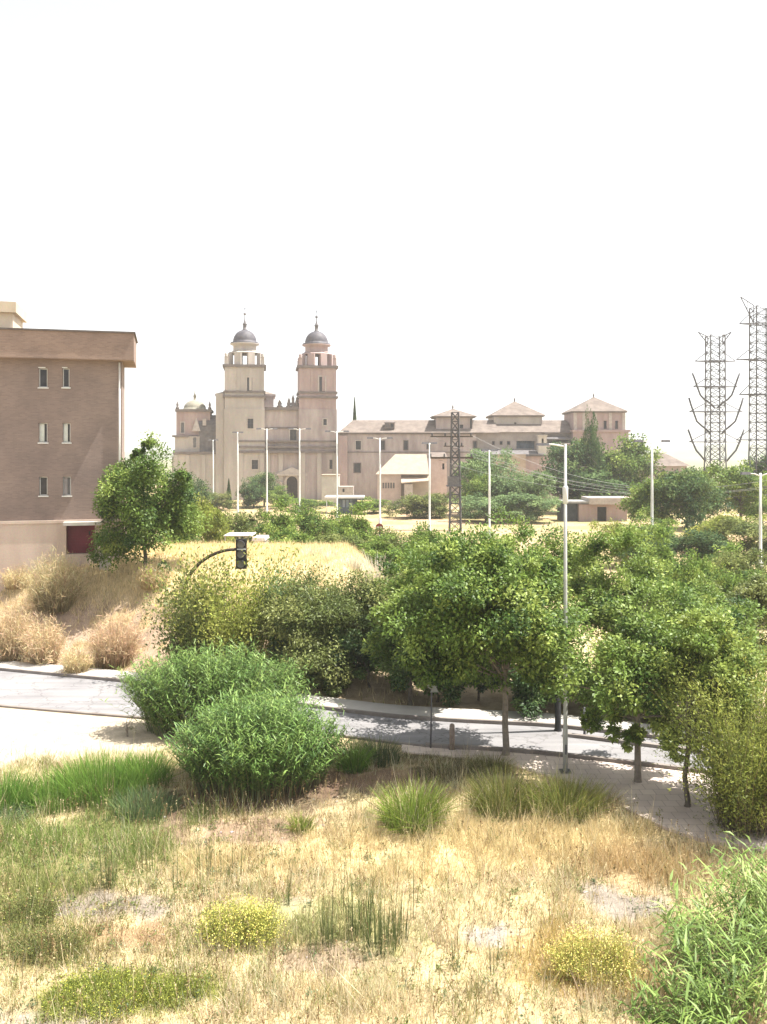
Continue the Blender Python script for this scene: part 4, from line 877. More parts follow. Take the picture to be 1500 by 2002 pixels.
def cane_clump(name, lab, X, Y, rx, ry, h, n, seed, leafL=.5, palette='reed', cat='reed clump', lean=(0, 0), stalkc=(.14,.17,.08), bias=.5, m=17, lw=.05, zg=None, spread=.45, drybase=.2, u0=.16, dome=.34):
    g = np.random.default_rng(seed); zg = g1(X, Y) if zg is None else zg
    t = thing(name, lab, cat, (X, Y, zg)); st = Geo(); lf = Geo()
    a = g.random(n)*6.28; q = np.sqrt(g.random(n)); o = np.stack([np.cos(a), np.sin(a), 0*a], 1)
    P0 = np.stack([np.cos(a)*q*rx*.72, np.sin(a)*q*ry*.72, -.1 + 0*a], 1)
    H = h * np.clip(1 - dome*q**2.2 + g.normal(size=n)*.09, .4, 1.15)
    out = np.stack([np.cos(a)*rx, np.sin(a)*ry, 0*a], 1) * (q * spread)[:, None] + np.array([lean[0], lean[1], 0]) + g.normal(size=(n, 3))*np.array([.16,.16,0])
    up = np.array([0, 0, 1.])
    pos = lambda u: P0 + up*(H*u*(1 - .06*u))[:, None] + out*(u**1.7)[:, None]
    u_ = np.ones(n); A, B, Cc = pos(0*u_), pos(.5*u_), pos(1.0*u_)
    S = unit(np.cross(Cc - A, rdir(n, g))); st.strips(A, B, Cc, S, .022, .018, .006, cj(stalkc, n, .2, g), cj(np.array(stalkc)*1.1, n, .2, g))
    cc = pal(palette, n, g, bias, .25)
    for j in range(m):
        u = u0 + (1.02 - u0)*(j + g.random(n)*.8)/m
        p = pos(u); az = (j % 2)*math.pi + a*0 + g.random(n)*1.2 + np.arange(n)*2.4
        dr = np.stack([np.cos(az), np.sin(az), 0*az], 1); L = leafL*g.uniform(.6, 1.2, n)*np.where(u > .9, .75, 1); dro = g.uniform(-.2, .75, n)
        p1 = p + (dr*.62 + up*.45)*(L*.55)[:, None]; p2 = p + dr*(L*(.8 + .1*dro))[:, None] + up*(L*(.55 - .8*dro))[:, None]
        Sx = unit(np.cross(p2 - p, up + rdir(n, g)*.5)); w = lw*g.uniform(.7, 1.25, n)
        c = cc*(1 + g.normal(size=(n,1))*.16)
        dry = (u < .38) & (g.random(n) < drybase); c[dry] = np.array([.34,.28,.15])*g.uniform(.7, 1.1, (dry.sum(), 1))
        lf.strips(p, p1, p2, Sx, w*.7, w, w*.12, np.clip(c, .01, .8), np.clip(c*1.12, .01, .8))
    st.build('stalks', LEAF, t)['kind'] = 'stuff'; o_ = lf.build('leaves', LEAF, t); o_['kind'] = 'stuff'; return t
def tuft(name, lab, cat, X, Y, seed, n, h, r0, spread, w, c0, c1, mat=STRAW, group=None, feath=None, part='blades', elong=(1, 1), bend=.25, flecks=None, zg=None, hj=.3, tb=0., twigs=False):
    g = np.random.default_rng(seed); t = thing(name, lab, cat, (X, Y, (g1(X, Y) if zg is None else zg) - .03), 0, group); geo = Geo()
    P0, P1, P2 = broom(g, geo, n, h, r0, spread, w, c0, c1, elong=elong, bend=bend, hj=hj, top_bias=tb)
    if twigs:
        k = g.integers(0, n, n*2); u = g.uniform(.1, .95, (n*2, 1)); Pa = P1[k] + (P2 - P1)[k]*u; q = h*.16*g.uniform(.4, 1.2, (n*2, 1)); Pb = Pa + unit(rdir(n*2, g) + np.array([0,0,.7]))*q
        geo.strips(Pa, (Pa+Pb)/2, Pb, unit(np.cross(Pb - Pa, rdir(n*2, g))), w*.8, w*.9, w*.5, cj(c1, n*2, .25, g), cj(np.array(c1)*1.1, n*2, .25, g))
    geo.build(part, mat, t)['kind'] = 'stuff'
    if feath:
        gl_ = Geo(); feather(g, gl_, P1, P2, *feath); gl_.build('leaves', LEAF, t)['kind'] = 'stuff'
    if flecks:
        m_, L_, c_ = flecks; gf = Geo(); k = g.integers(0, n, m_); P = P2[k] + g.normal(size=(m_, 3))*.06
        gf.leaves(P, rdir(m_, g), rdir(m_, g) + np.array([0, 0, 1.]), L_, L_*.8, cj(c_, m_, .15, g)); gf.build('flowers', LEAF, t)['kind'] = 'stuff'
    return t
def hit(x, y):
    """where the photo direction (x, y) meets the terrain"""
    Ys = np.arange(12, 400, .1); d = pz(y, Ys) - ground(px(x, Ys), Ys); i = int(np.argmax(d <= 0)); return px(x, Ys[i]), float(Ys[i])
def span(xa, xb, Y): return (xb - xa) / F * Y

# ------------------------------------------------------------------ street trees on the near pavement
X, Y = px(988, 28.1), 28.1
near_tree('street_tree', 'large street tree with dark heart, on the straight trunk left of the slim lamp post', 'tree', X, Y, span(765, 1120, Y), 1.45, pz(1050, Y), .105, 11, 400, 190, .135, 'mulb', 'street trees', lean=(-.05, 0), crown_off=(-.65, .2), nlimb=30, lump=.3, zg=.045, bark=PALEBARK, extra=[(-2.4, 2.9, 1.1, 30), (1.6, 2.6, .8, 20), (-2.6, 4.3, 1.2, 26), (1.4, 5.6, 1.0, 20), (-.2, 6.2, 1.1, 22)])
X, Y = px(1247, 25.8), 25.8
near_tree('street_tree', 'street tree with low hanging twigs, on the trunk right of the slim lamp post', 'tree', X, Y, span(1100, 1410, Y), 1.5, pz(1175, Y), .10, 12, 170, 150, .13, 'mulb', 'street trees', crown_off=(.2, .3), nlimb=30, lump=.32, zg=.045, bark=PALEBARK, bias=.6, extra=[(-1.0, 1.75, .7, 12), (1.1, 1.6, .6, 12), (-.2, 1.5, .45, 6)])
X, Y = px(1343, 24.0), 24.0
near_tree('street_tree', 'small street tree on the thin rightmost trunk, merging with the yellow-green shrub', 'tree', X, Y, span(1290, 1500, Y), 1.5, pz(1200, Y), .075, 13, 130, 160, .12, 'mulb', 'street trees', crown_off=(.75, .5), nlimb=20, zg=.045, bark=BARK, bias=.68, extra=[(-.1, 1.75, .6, 10)])
# trees and tall shrubs beyond the road
FARSIDE = [
    ('broadleaf_tree', 'broad leafy tree beyond the road, left of the large street tree', 800, 33.8, (725, 940), -.1, 1085, 21, 240, 190, .14, 'mulb', .55),
    ('broadleaf_tree', 'light green tree beyond the road, between the large street tree and the slim lamp post', 1030, 35.5, (900, 1140), 1.2, 1038, 22, 190, 190, .14, 'mulb', .65),
    ('broadleaf_tree', 'tall light green tree beyond the road, right of the slim lamp post', 1205, 34.5, (1095, 1335), .8, 1042, 23, 200, 190, .14, 'mulb', .62),
    ('broadleaf_tree', 'leafy tree beyond the road in front of the dark trees at right', 1335, 36.0, (1240, 1440), .8, 1120, 24, 170, 190, .14, 'mulb', .55),
    ('broadleaf_tree', 'pale-topped tree at the right edge beyond the street trees', 1450, 37.0, (1370, 1540), .6, 1125, 25, 150, 190, .14, 'olive', .6)]
for (nm, lab, x, Y, (xa, xb), z0, yt, sd_, ncl, nl, lf, pal_, bi) in FARSIDE:
    X = px(x, Y); zg = g1(X, Y); near_tree(nm, lab, 'tree', X, Y, span(xa, xb, Y), z0, pz(yt, Y) - zg, .1, sd_, ncl, nl, lf, pal_, 'trees beyond the road', crown_off=(px((xa+xb)/2, Y) - X, 0), nlimb=16, bias=bi, lump=.3)
near_tree('oleander', 'dense dark oleander shrub with brownish top beyond the road bend', 'shrub', px(650, 37.2), 37.2, span(525, 795, 37.2), .05, pz(1112, 37.2) - g1(px(650, 37.2), 37.2), .09, 31, 250, 190, .14, 'olive', nlimb=18, lump=.32, aspect=.45, bias=.6)
near_tree('shrub', 'low shaded hedge shrub behind the round sign beyond the pavement', 'shrub', px(855, 34.2), 34.2, span(770, 960, 34.2), .05, 2.3, .05, 32, 60, 140, .15, 'dark', nlimb=8, bias=.4)
near_tree('shrub', 'low dark shrub under the large street tree beyond the pavement', 'shrub', px(1010, 33.6), 33.6, span(930, 1110, 33.6), .05, 2.0, .05, 33, 60, 140, .15, 'dark', nlimb=8, bias=.45)
near_tree('shrub', 'sunlit low shrub beyond the pavement behind the thin grey post', 'shrub', px(1190, 32.6), 32.6, span(1100, 1300, 32.6), .05, 1.8, .05, 34, 60, 140, .15, 'mulb', nlimb=8, bias=.55)
near_tree('shrub', 'tall green shrub filling the gap behind the low hanging street tree', 'shrub', px(1400, 31.5), 31.5, span(1290, 1520, 31.5), .1, 4.2, .06, 35, 110, 140, .16, 'mulb', nlimb=10, bias=.5)
for i, (x, Y, xa, xb, h_, pl_, lab, b_) in enumerate([
    (720, 35.6, 660, 790, 2.6, 'dark', 'low dark shrub at the right foot of the oleander', .4), (600, 36.3, 555, 660, 1.7, 'mulb', 'low light shrub at the left foot of the oleander', .6), (655, 35.4, 610, 700, 1.0, 'olive', 'small scrubby bush on the soil below the oleander', .5), (790, 35.2, 735, 850, 2.2, 'mulb', 'low shrub under the broad leafy tree, left of the round sign', .35),
    (935, 34.4, 880, 995, 2.6, 'dark', 'dark shrub in shade between the round sign and the large street tree', .4), (1085, 34.0, 1030, 1140, 2.7, 'dark', 'dark shrub behind the black signal pole', .45), (1290, 31.6, 1240, 1350, 2.4, 'mulb', 'low shrub behind the low hanging twigs', .5)]):
    X = px(x, Y); near_tree('shrub', lab, 'shrub', X, Y, span(xa, xb, Y), .0, h_, .05, 320 + i, 90, 150, .14, pl_, nlimb=8, bias=b_)
near_tree('shrub', 'narrow leafy shrub behind the oleander and the broad tree', 'shrub', px(760, 38.5), 38.5, span(690, 830, 38.5), .1, pz(1125, 38.5) - g1(px(760,38.5),38.5), .06, 36, 70, 140, .17, 'mulb', nlimb=8, bias=.5)
# left tree in front of the flats
X, Y = px(284, 45.5), 45.5; zg = g1(X, Y)
near_tree('mulberry_tree', 'rounded leafy tree in front of the corner of the brick flats', 'tree', X, Y, span(185, 385, Y), .35, pz(885, Y) - zg, .11, 41, 230, 170, .16, 'mulb', nlimb=26, lump=.25, bias=.38, shell=3.2, flat=1.1, extra=[(-.3, pz(888, Y) - zg, .55, 8), (.2, pz(872, Y) - zg, .3, 4), (2.0, pz(930, Y) - zg, .6, 9)])
near_tree('shrub', 'small dark shrub at the foot of the leafy tree by the flats', 'shrub', px(318, 45), 45, .9, .0, .85, .03, 42, 26, 90, .13, 'dark', nlimb=5)

# ------------------------------------------------------------------ the two giant reed clumps and their neighbours
gx1, gy1 = gp(490, 1588, -.3)
cane_clump('reed_clump', 'large rounded front clump of giant reeds with a dark shaded foot', gx1, gy1 + 1.5, 2.6, 1.8, pz(1368, gy1 + 1.5) + .3, 950, 51, leafL=.33, bias=.52, spread=.33, dome=.5, u0=.24, lw=.032, m=20)
gx2, gy2 = gp(420, 1440, 0)
cane_clump('reed_clump', 'rear clump of giant reeds at the road edge, behind the front clump', gx2 - .15, gy2 + .6, 3.25, 1.4, pz(1258, gy2 + .6), 900, 52, leafL=.34, bias=.58, spread=.36, dome=.42, u0=.2, lw=.034, m=20)
near_tree('bare_bush', 'pale, almost leafless bush at the left foot of the rear reed clump', 'bush', *gp(248, 1440, 0), 1.1, .0, 1.0, .03, 53, 10, 10, .05, 'olive', nlimb=10, bark=PALEBARK)
X, Y = hit(430, 1292); Y = 34.6; X = px(430, Y)
Y = 40.5
def tam(x, Y, yt, h0, r, n, seed, lab, pl_, bias, sx=1.):
    X = px(x, Y); zg = g1(X, Y); return tuft('tamarisk', lab, 'shrub', X, Y, seed, n, pz(yt, Y) - zg, r*.5, .62*r/ max(h0, .1), .03, (.14,.13,.06), (.24,.25,.07), LEAF, None, (105, .17, .42, pl_, bias, -1.1, .26), 'stems', elong=(sx, 1))
tam(455, 38.3, 1135, 3, 2.3, 150, 61, 'yellow-green feathery tamarisk behind the rear reed clump', 'yellow', .62, 1.3)
tam(372, 37.7, 1155, 3, 1.2, 80, 62, 'sparse greyish tamarisk at the foot of the signal arm', 'olive', .6, 1.2)
tam(556, 38.0, 1155, 3, 1.0, 60, 63, 'pale grey-green tamarisk between the yellow one and the oleander', 'pale', .4)
X, Y = gp(1470, 1645, 0)
for (x, Y, yt, r, n, sd_, lab, pl_, b_) in [(1462, 22.6, 1402, 1.35, 340, 64, 'large yellow-green tamarisk shrub at the right edge over the pavement', 'yellow', .3), (1500, 23.6, 1345, 1.0, 200, 65, 'golden tall tamarisk at the right edge behind the large one', 'yellow', .55)]:
    X = px(x, Y); zg = g1(X, Y); tuft('tamarisk', lab, 'shrub', X, Y, sd_, n, pz(yt, Y) - zg, r*.55, .5, .02, (.13,.1,.07), (.2,.19,.07), LEAF, None, (110, .10, .30, pl_, b_, -.9, .15), 'stems')
# giant reeds at the lower right corner
for i, (x, y, rx, ry, ytop, n, lab, b_) in enumerate([
    (1425, 1990, .95, .8, 1785, 66, 'broad-leaved reed clump in the lower right corner, nearest the camera', .42),
    (1495, 1850, .9, .9, 1655, 70, 'tall bright reed clump at the right edge above the nearest reeds', .62),
    (1345, 2060, .6, .6, 1910, 30, 'low reed clump at the bottom edge left of the corner reeds', .5)]):
    X, Y = gp(x, y, -.33); cane_clump('giant_reed', lab, X, Y, rx, ry, pz(ytop, Y) + .33, n, 70 + i, leafL=.52, palette='arundo', m=16, lw=.036, bias=b_, spread=.8, lean=(-.15, 0), drybase=.35, cat='reeds')
for i, (x, y, yt, lab, dx) in enumerate([(1345, 1880, 1722, 'single upright reed shoot left of the corner reeds', -.28), (1385, 1860, 1745, 'second reed shoot leaning left beside the corner reeds', -.25)]):
    X, Y = gp(x, y, -.33); cane_clump('reed_shoot', lab, X, Y, .06, .06, pz(yt, Y) + .33, 5, 75 + i, leafL=.5, palette='arundo', m=14, lw=.05, bias=.68, lean=(dx, 0), spread=.3, cat='reeds')

# ------------------------------------------------------------------ rush clumps and shrubs of the foreground
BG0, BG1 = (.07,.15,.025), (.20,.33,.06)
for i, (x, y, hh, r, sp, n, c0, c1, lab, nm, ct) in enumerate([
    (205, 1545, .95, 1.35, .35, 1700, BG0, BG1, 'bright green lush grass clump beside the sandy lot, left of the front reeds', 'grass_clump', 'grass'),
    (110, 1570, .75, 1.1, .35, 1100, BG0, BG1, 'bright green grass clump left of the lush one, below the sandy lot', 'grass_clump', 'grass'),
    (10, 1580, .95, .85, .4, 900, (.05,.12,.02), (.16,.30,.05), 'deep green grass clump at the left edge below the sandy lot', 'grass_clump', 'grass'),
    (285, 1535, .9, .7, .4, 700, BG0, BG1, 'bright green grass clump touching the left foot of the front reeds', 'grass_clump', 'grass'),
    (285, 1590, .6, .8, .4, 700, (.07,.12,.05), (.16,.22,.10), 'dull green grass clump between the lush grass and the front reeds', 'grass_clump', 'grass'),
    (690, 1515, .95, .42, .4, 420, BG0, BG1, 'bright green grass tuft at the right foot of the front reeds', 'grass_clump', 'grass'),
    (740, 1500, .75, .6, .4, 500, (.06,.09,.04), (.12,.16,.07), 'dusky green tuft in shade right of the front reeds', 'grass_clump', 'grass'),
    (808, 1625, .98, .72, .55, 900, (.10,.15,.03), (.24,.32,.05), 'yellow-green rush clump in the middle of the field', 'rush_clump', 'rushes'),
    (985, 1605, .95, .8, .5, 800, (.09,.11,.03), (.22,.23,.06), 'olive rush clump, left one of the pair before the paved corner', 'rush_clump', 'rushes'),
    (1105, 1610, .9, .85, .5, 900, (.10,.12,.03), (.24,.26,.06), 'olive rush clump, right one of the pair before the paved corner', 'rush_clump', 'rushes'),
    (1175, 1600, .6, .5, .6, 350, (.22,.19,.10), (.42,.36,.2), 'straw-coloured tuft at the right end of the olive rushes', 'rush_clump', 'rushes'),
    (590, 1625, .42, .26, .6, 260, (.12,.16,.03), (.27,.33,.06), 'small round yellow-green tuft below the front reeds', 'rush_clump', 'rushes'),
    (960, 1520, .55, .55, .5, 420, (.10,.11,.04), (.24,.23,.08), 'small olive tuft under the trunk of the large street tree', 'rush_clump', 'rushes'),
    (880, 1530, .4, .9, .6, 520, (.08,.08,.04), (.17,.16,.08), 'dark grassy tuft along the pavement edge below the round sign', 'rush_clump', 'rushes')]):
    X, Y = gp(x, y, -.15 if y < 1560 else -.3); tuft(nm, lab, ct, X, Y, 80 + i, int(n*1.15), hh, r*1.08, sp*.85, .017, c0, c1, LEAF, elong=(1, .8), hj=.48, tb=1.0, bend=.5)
for i, (x, y, hh, r, n, c0, c1, fl, lab, ft) in enumerate([
    (470, 1835, .62, .62, 520, (.17,.15,.05), (.40,.38,.10), (2600, .032, (.70,.64,.16)), 'round yellow-flowering bush in the left half of the field', ('yellow', .5)),
    (1160, 1905, .68, .6, 520, (.24,.16,.06), (.52,.42,.14), (2200, .032, (.74,.63,.2)), 'golden flowering bush near the corner reeds', ('yellow', .75)),
    (200, 1955, .30, .95, 520, (.12,.14,.03), (.26,.29,.05), (900, .03, (.45,.45,.07)), 'low green cushion bush at the bottom left', ('yellow', .35)),
    (345, 1945, .2, .5, 260, (.12,.14,.03), (.27,.30,.06), (300, .03, (.4,.42,.07)), 'low green cushion bush right of the bottom left one', ('yellow', .35)),
    (55, 1800, .55, .5, 330, (.12,.11,.05), (.24,.23,.08), (100, .03, (.4,.42,.07)), 'olive weed bush at the left edge of the field', ('olive', .6)),
    (95, 1860, .5, .6, 330, (.15,.11,.06), (.30,.25,.11), (100, .03, (.4,.36,.1)), 'brown-green weed bush at the lower left', ('olive', .5)),
    (30, 1605, .4, .4, 200, (.12,.13,.1), (.3,.33,.26), (60, .03, (.4,.42,.37)), 'silvery grey low bush at the left edge below the green grass', ('pale', .5))]):
    X, Y = gp(x, y, -.35); tuft('flowering_bush' if i < 2 else 'low_bush', lab, 'bush', X, Y, 110 + i, n, hh*.92, r*.95, .45, .012, c0, c1, LEAF, None, (15, .045, .35, ft[0], ft[1], -.6, .05), 'stems', flecks=fl, hj=.45, tb=1.2, elong=(1.15, .8))
# rush stalks standing in the dry field
STK = (.07,.10,.035)
for i, (x, y, hh, r, n, lab) in enumerate([
    (640, 1850, .85, .16, 26, 'dark green rush stalks left in the middle group'), (705, 1830, 1.05, .2, 34, 'tall dark rush stalks in the centre of the middle group'),
    (745, 1860, .9, .25, 46, 'dense green rush stalks right of the centre of the middle group'), (780, 1840, .75, .14, 20, 'short rush stalks at the right of the middle group'),
    (808, 1800, 1.25, .04, 3, 'very tall thin rush stalks right of the middle group'), (668, 1790, 1.1, .04, 3, 'thin tall rush stalks above the middle group'),
    (400, 1722, .8, .13, 9, 'few dark rush stalks standing in the palest straw'), (345, 1742, .75, .05, 4, 'small group of dark rush stalks left of those in the palest straw'), (213, 1735, 1.0, .12, 22, 'thick dark green rush stalks in the weedy left part'),
    (268, 1760, .4, .04, 4, 'short dark rush stalks below the weedy left part'), (888, 1890, .42, .06, 6, 'short rush stalks left of the grey bare patch'), (965, 1900, .55, .1, 8, 'short rush stalks below the grey bare patch'),
    (455, 1715, .7, .22, 10, 'scattered dark rush stalks right of those in the palest straw'), (300, 1700, .8, .25, 10, 'scattered green rush stalks right of the weedy left part'), (562, 1770, .75, .05, 4, 'rush stalks beside the yellow-flowering bush'), (448, 1735, .45, .05, 4, 'short thin rush stalks above the yellow-flowering bush'), (610, 1870, .4, .08, 6, 'short rush stalks at the left foot of the middle group')]):
    X, Y = gp(x, y, -.35); tuft('rush_stalks' if n < 0 else 'rush', lab, 'rush', X, Y, 130 + i, int(n*1.7) + 1, hh*1.15, r*1.35, .14, .015, STK, (.16,.19,.07), LEAF, 'dark rush stalks in the dry field', part='stalks', bend=.05)

# ------------------------------------------------------------------ dry bushes on the left bank
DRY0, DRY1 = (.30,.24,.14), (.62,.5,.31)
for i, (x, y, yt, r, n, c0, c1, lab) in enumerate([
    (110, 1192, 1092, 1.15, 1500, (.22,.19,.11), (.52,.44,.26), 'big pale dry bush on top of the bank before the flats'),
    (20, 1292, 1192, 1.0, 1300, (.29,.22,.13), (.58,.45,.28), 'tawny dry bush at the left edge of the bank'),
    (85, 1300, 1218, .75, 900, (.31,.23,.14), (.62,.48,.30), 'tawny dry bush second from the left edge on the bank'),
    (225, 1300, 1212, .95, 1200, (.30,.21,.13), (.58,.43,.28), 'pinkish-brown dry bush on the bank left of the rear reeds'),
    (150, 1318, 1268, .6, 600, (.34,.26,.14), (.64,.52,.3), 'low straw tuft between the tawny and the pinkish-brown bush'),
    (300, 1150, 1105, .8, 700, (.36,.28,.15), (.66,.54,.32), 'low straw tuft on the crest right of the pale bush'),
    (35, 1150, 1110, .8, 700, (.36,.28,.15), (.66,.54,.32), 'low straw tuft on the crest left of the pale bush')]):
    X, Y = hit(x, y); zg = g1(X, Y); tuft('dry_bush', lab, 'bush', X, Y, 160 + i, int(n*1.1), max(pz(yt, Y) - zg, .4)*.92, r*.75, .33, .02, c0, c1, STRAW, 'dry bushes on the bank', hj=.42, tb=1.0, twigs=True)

# ------------------------------------------------------------------ distant trees and hedges (shared shapes, each a thing)
def variant(seed, kind, palette, bias, nleaf=80, ncl=150, leaf=.040, lump=.3, asp=.6):
    g = np.random.default_rng(seed); geo = Geo()
    if kind == 'tree': c, rad = (0, 0, .58), (.5, .5, .42)
    elif kind == 'bush': c, rad = (0, 0, .48), (.5, .5, .52)
    else: c, rad = (0, 0, .5), (.5, .5, .5)
    if kind == 'cypress':
        n = 2600; u = g.random(n); a = g.random(n)*6.28; rr = .5*np.minimum(1, (1 - u)*1.5)**.8*np.minimum(1, u*9 + .3)*np.sqrt(g.random(n))
        P = np.stack([rr*np.cos(a), rr*np.sin(a), u*.98], 1); D = unit(np.stack([np.cos(a)*.3, np.sin(a)*.3, 1 + 0*a], 1) + rdir(n, g)*.3)
        geo.leaves(P, D, rdir(n, g), .06, .16, pal('dark', n, g, .2)); cen = P[:5]
    else: cen = crown(geo, g, c, rad, ncl, nleaf, leaf, palette, clr=.17, lump=lump, aspect=asp, bias=bias)
    mb = MB(); mb.tube([(0,0,-.06),(0.01,0,.2),(0,.01,.55)], [.028,.022,.01], 6, False)
    if kind != 'cypress': limbs(mb, g, Vector((0,0,0)), Vector((0,0,.5)), .02, cen, 9)
    return geo.mesh('crown'), mb.mesh('trunk')
VAR = {('tree','mulb'): [variant(201,'tree','mulb',.5), variant(202,'tree','mulb',.55)], ('tree','dark'): [variant(203,'tree','dark',.42), variant(204,'tree','dark',.5)], ('bush','mulb'): [variant(205,'bush','mulb',.5), variant(206,'bush','mulb',.6), variant(213,'bush','mulb',.42)],
       ('bush','pale'): [variant(207,'bush','pale',.55), variant(208,'bush','pale',.4)], ('bush','dark'): [variant(209,'bush','dark',.4)], ('bush','yellow'): [variant(210,'bush','yellow',.4)], ('bush','olive'): [variant(211,'bush','olive',.5)], ('cypress','dark'): [variant(212,'cypress','dark',.3)]}
_cnt = {}
def plant(kind, palette, xa, xb, yt, Y, lab, group=None, zb=None, name=None, cat=None, tilt=None, elong=1.0, yb=None):
    X = px((xa + xb)/2, Y); zg = g1(X, Y) if zb is None else zb
    if yb is not None: zg = min(zg, pz(yb, Y))
    vs = VAR[(kind, palette)]; k = _cnt[(kind, palette)] = _cnt.get((kind, palette), -1) + 1; cm, tm = vs[k % len(vs)]
    W = span(xa, xb, Y); H = pz(yt, Y) - zg
    t = thing(name or {'tree': 'tree', 'bush': 'bush', 'cypress': 'cypress'}[kind], lab, cat or {'tree': 'tree', 'bush': 'bush', 'cypress': 'cypress'}[kind], (X, Y, zg), k*2.1, group)
    t.scale = (W*1.22, W*1.22, H*1.05)
    if tilt: t.rotation_euler = (0, tilt, 0)
    put('trunk', tm, BARK, t); put('crown', cm, FARLEAF, t); return t
HB = 'bushes behind the dry plateau'
for (xa, xb, yt, Y, pl_, lab) in [
    (318, 400, 985, 60, 'mulb', 'green bush just right of the leafy tree by the flats'), (372, 452, 975, 72, 'yellow', 'yellowish bush left of the shelter behind the plateau'),
    (430, 520, 992, 76, 'olive', 'olive bush directly above the white shelter roof'), (505, 590, 1000, 70, 'mulb', 'green bush right of the white shelter roof'),
    (560, 650, 990, 78, 'mulb', 'green bush below the lamp post by the church doorway'), (630, 700, 1000, 72, 'mulb', 'green bush below the blue kiosk'),
    (655, 745, 1008, 66, 'mulb', 'bush left of the no entry sign'), (730, 830, 1028, 62, 'olive', 'bush right of the no entry sign'), (800, 890, 1030, 60, 'mulb', 'bush left of the foot of the lattice mast'),
    (530, 620, 1038, 62, 'mulb', 'low bush at the right end of the dry plateau'), (600, 700, 1040, 60, 'olive', 'low dark bush above the pale plumes'), (690, 790, 1060, 55, 'mulb', 'low bush behind the narrow leafy shrub'), (770, 880, 1062, 52, 'mulb', 'low bush behind the broad leafy tree'),
    (860, 950, 1062, 56, 'yellow', 'yellow-green bush at the foot of the lattice mast'), (930, 1010, 1072, 60, 'yellow', 'yellow-green bush below the tan field'), (1180, 1260, 1020, 75, 'yellow', 'light bush at the right end of the tan field')]:
    plant('bush', pl_, xa, xb, yt, Y, lab, HB, yb=1110)
for (kind, pl_, xa, xb, yt, Y, lab) in [
    ('tree', 'dark', 1068, 1175, 872, 150, 'dark tree in front of the last pavilion, left half of the pair'), ('tree', 'mulb', 1140, 1262, 862, 152, 'dark green tree in front of the last pavilion, right half of the pair'),
    ('bush', 'dark', 1075, 1250, 915, 146, 'dark low undergrowth behind the shed'),
    ('tree', 'mulb', 1225, 1330, 938, 100, 'dark green tree just right of the shed'), ('tree', 'dark', 1290, 1400, 930, 98, 'dark tree below the shorter pylon'),
    ('tree', 'mulb', 1320, 1420, 925, 112, 'light-topped tree behind the foot of the shorter pylon'), ('tree', 'mulb', 1395, 1500, 915, 108, 'sunlit tree between the two pylons'), ('tree', 'dark', 1440, 1540, 900, 118, 'hazy dark tree at the foot of the taller pylon'),
    ('bush', 'mulb', 1235, 1330, 1010, 78, 'dark green bush behind the tall lamp post at right'), ('bush', 'dark', 1310, 1420, 1035, 74, 'dark bush in the hollow right of the tall lamp post'), ('bush', 'yellow', 1350, 1450, 1005, 84, 'bright yellow-green bush below the sunlit tree'),
    ('bush', 'mulb', 1235, 1345, 1062, 50, 'green bush above the leafy tree beyond the road, left of the hollow'), ('bush', 'mulb', 1320, 1420, 1085, 46, 'green bush in front of the hollow at right'), ('bush', 'olive', 1395, 1500, 1070, 52, 'olive bush above the pale-topped tree at right'),
    ('bush', 'mulb', 1090, 1200, 1075, 52, 'green bush right of the slim lamp post below the tan field'), ('bush', 'dark', 1230, 1330, 1035, 70, 'dark bush before the trees right of the shed'),
    ('bush', 'olive', 1420, 1530, 1010, 78, 'olive bush at the right edge behind the nearest lamp post of the row'), ('bush', 'mulb', 1370, 1480, 1085, 56, 'bush at the right above the pale-topped tree'), ('bush', 'mulb', 1440, 1560, 1120, 50, 'bush at the right edge above the pale-topped tree')]:
    plant(kind, pl_, xa, xb, yt, Y, lab, 'trees behind the street trees at right')
for (kind, pl_, xa, xb, yt, Y, lab) in [
    ('bush', 'pale', 900, 990, 884, 142, 'pale green tree right of the lattice mast'), ('bush', 'pale', 960, 1050, 918, 138, 'pale green bush right of the pale tree'), ('bush', 'pale', 1000, 1075, 925, 134, 'pale green bush left of the dark tree pair'),
    ('bush', 'mulb', 905, 965, 925, 136, 'green bush under the pale tree right of the mast'),
    ('bush', 'olive', 770, 850, 965, 132, 'greyish low bush on the tan field before the hip-roofed house'), ('bush', 'olive', 830, 890, 960, 134, 'greyish low bush left of the lattice mast'),
    ('bush', 'pale', 900, 1000, 966, 126, 'band of low pale reeds on the tan field, left part'), ('bush', 'pale', 980, 1085, 968, 126, 'band of low pale reeds on the tan field, right part'),
    ('bush', 'dark', 470, 522, 940, 168, 'dark bushy tree before the church, left of the doorway'), ('tree', 'dark', 488, 545, 930, 172, 'round dark tree before the church front'), ('bush', 'mulb', 520, 570, 958, 165, 'small green bush below the church doorway'), ('bush', 'mulb', 560, 640, 975, 158, 'low hedge bush before the church doorway'),
    ('bush', 'olive', 400, 450, 960, 160, 'yellowish bush left of the dark cypress by the church'), ('bush', 'dark', 345, 410, 930, 140, 'dark bush before the domed chapel wing'), ('bush', 'mulb', 690, 770, 975, 150, 'low pale bush right of the kiosk')]:
    plant(kind, pl_, xa, xb, yt, Y, lab, 'bushes and trees at the foot of the church and monastery')
plant('cypress', 'dark', 443, 452, 940, 165, 'small dark cypress before the side aisle of the church')
plant('cypress', 'dark', 688, 699, 788, 214, 'slim dark cypress rising behind the monastery roof', zb=4)
o = plant('bush', 'dark', 1132, 1170, 812, 149, 'tall dark pointed tree in front of the last pavilion', tilt=R(4), name='pointed_tree', cat='tree')

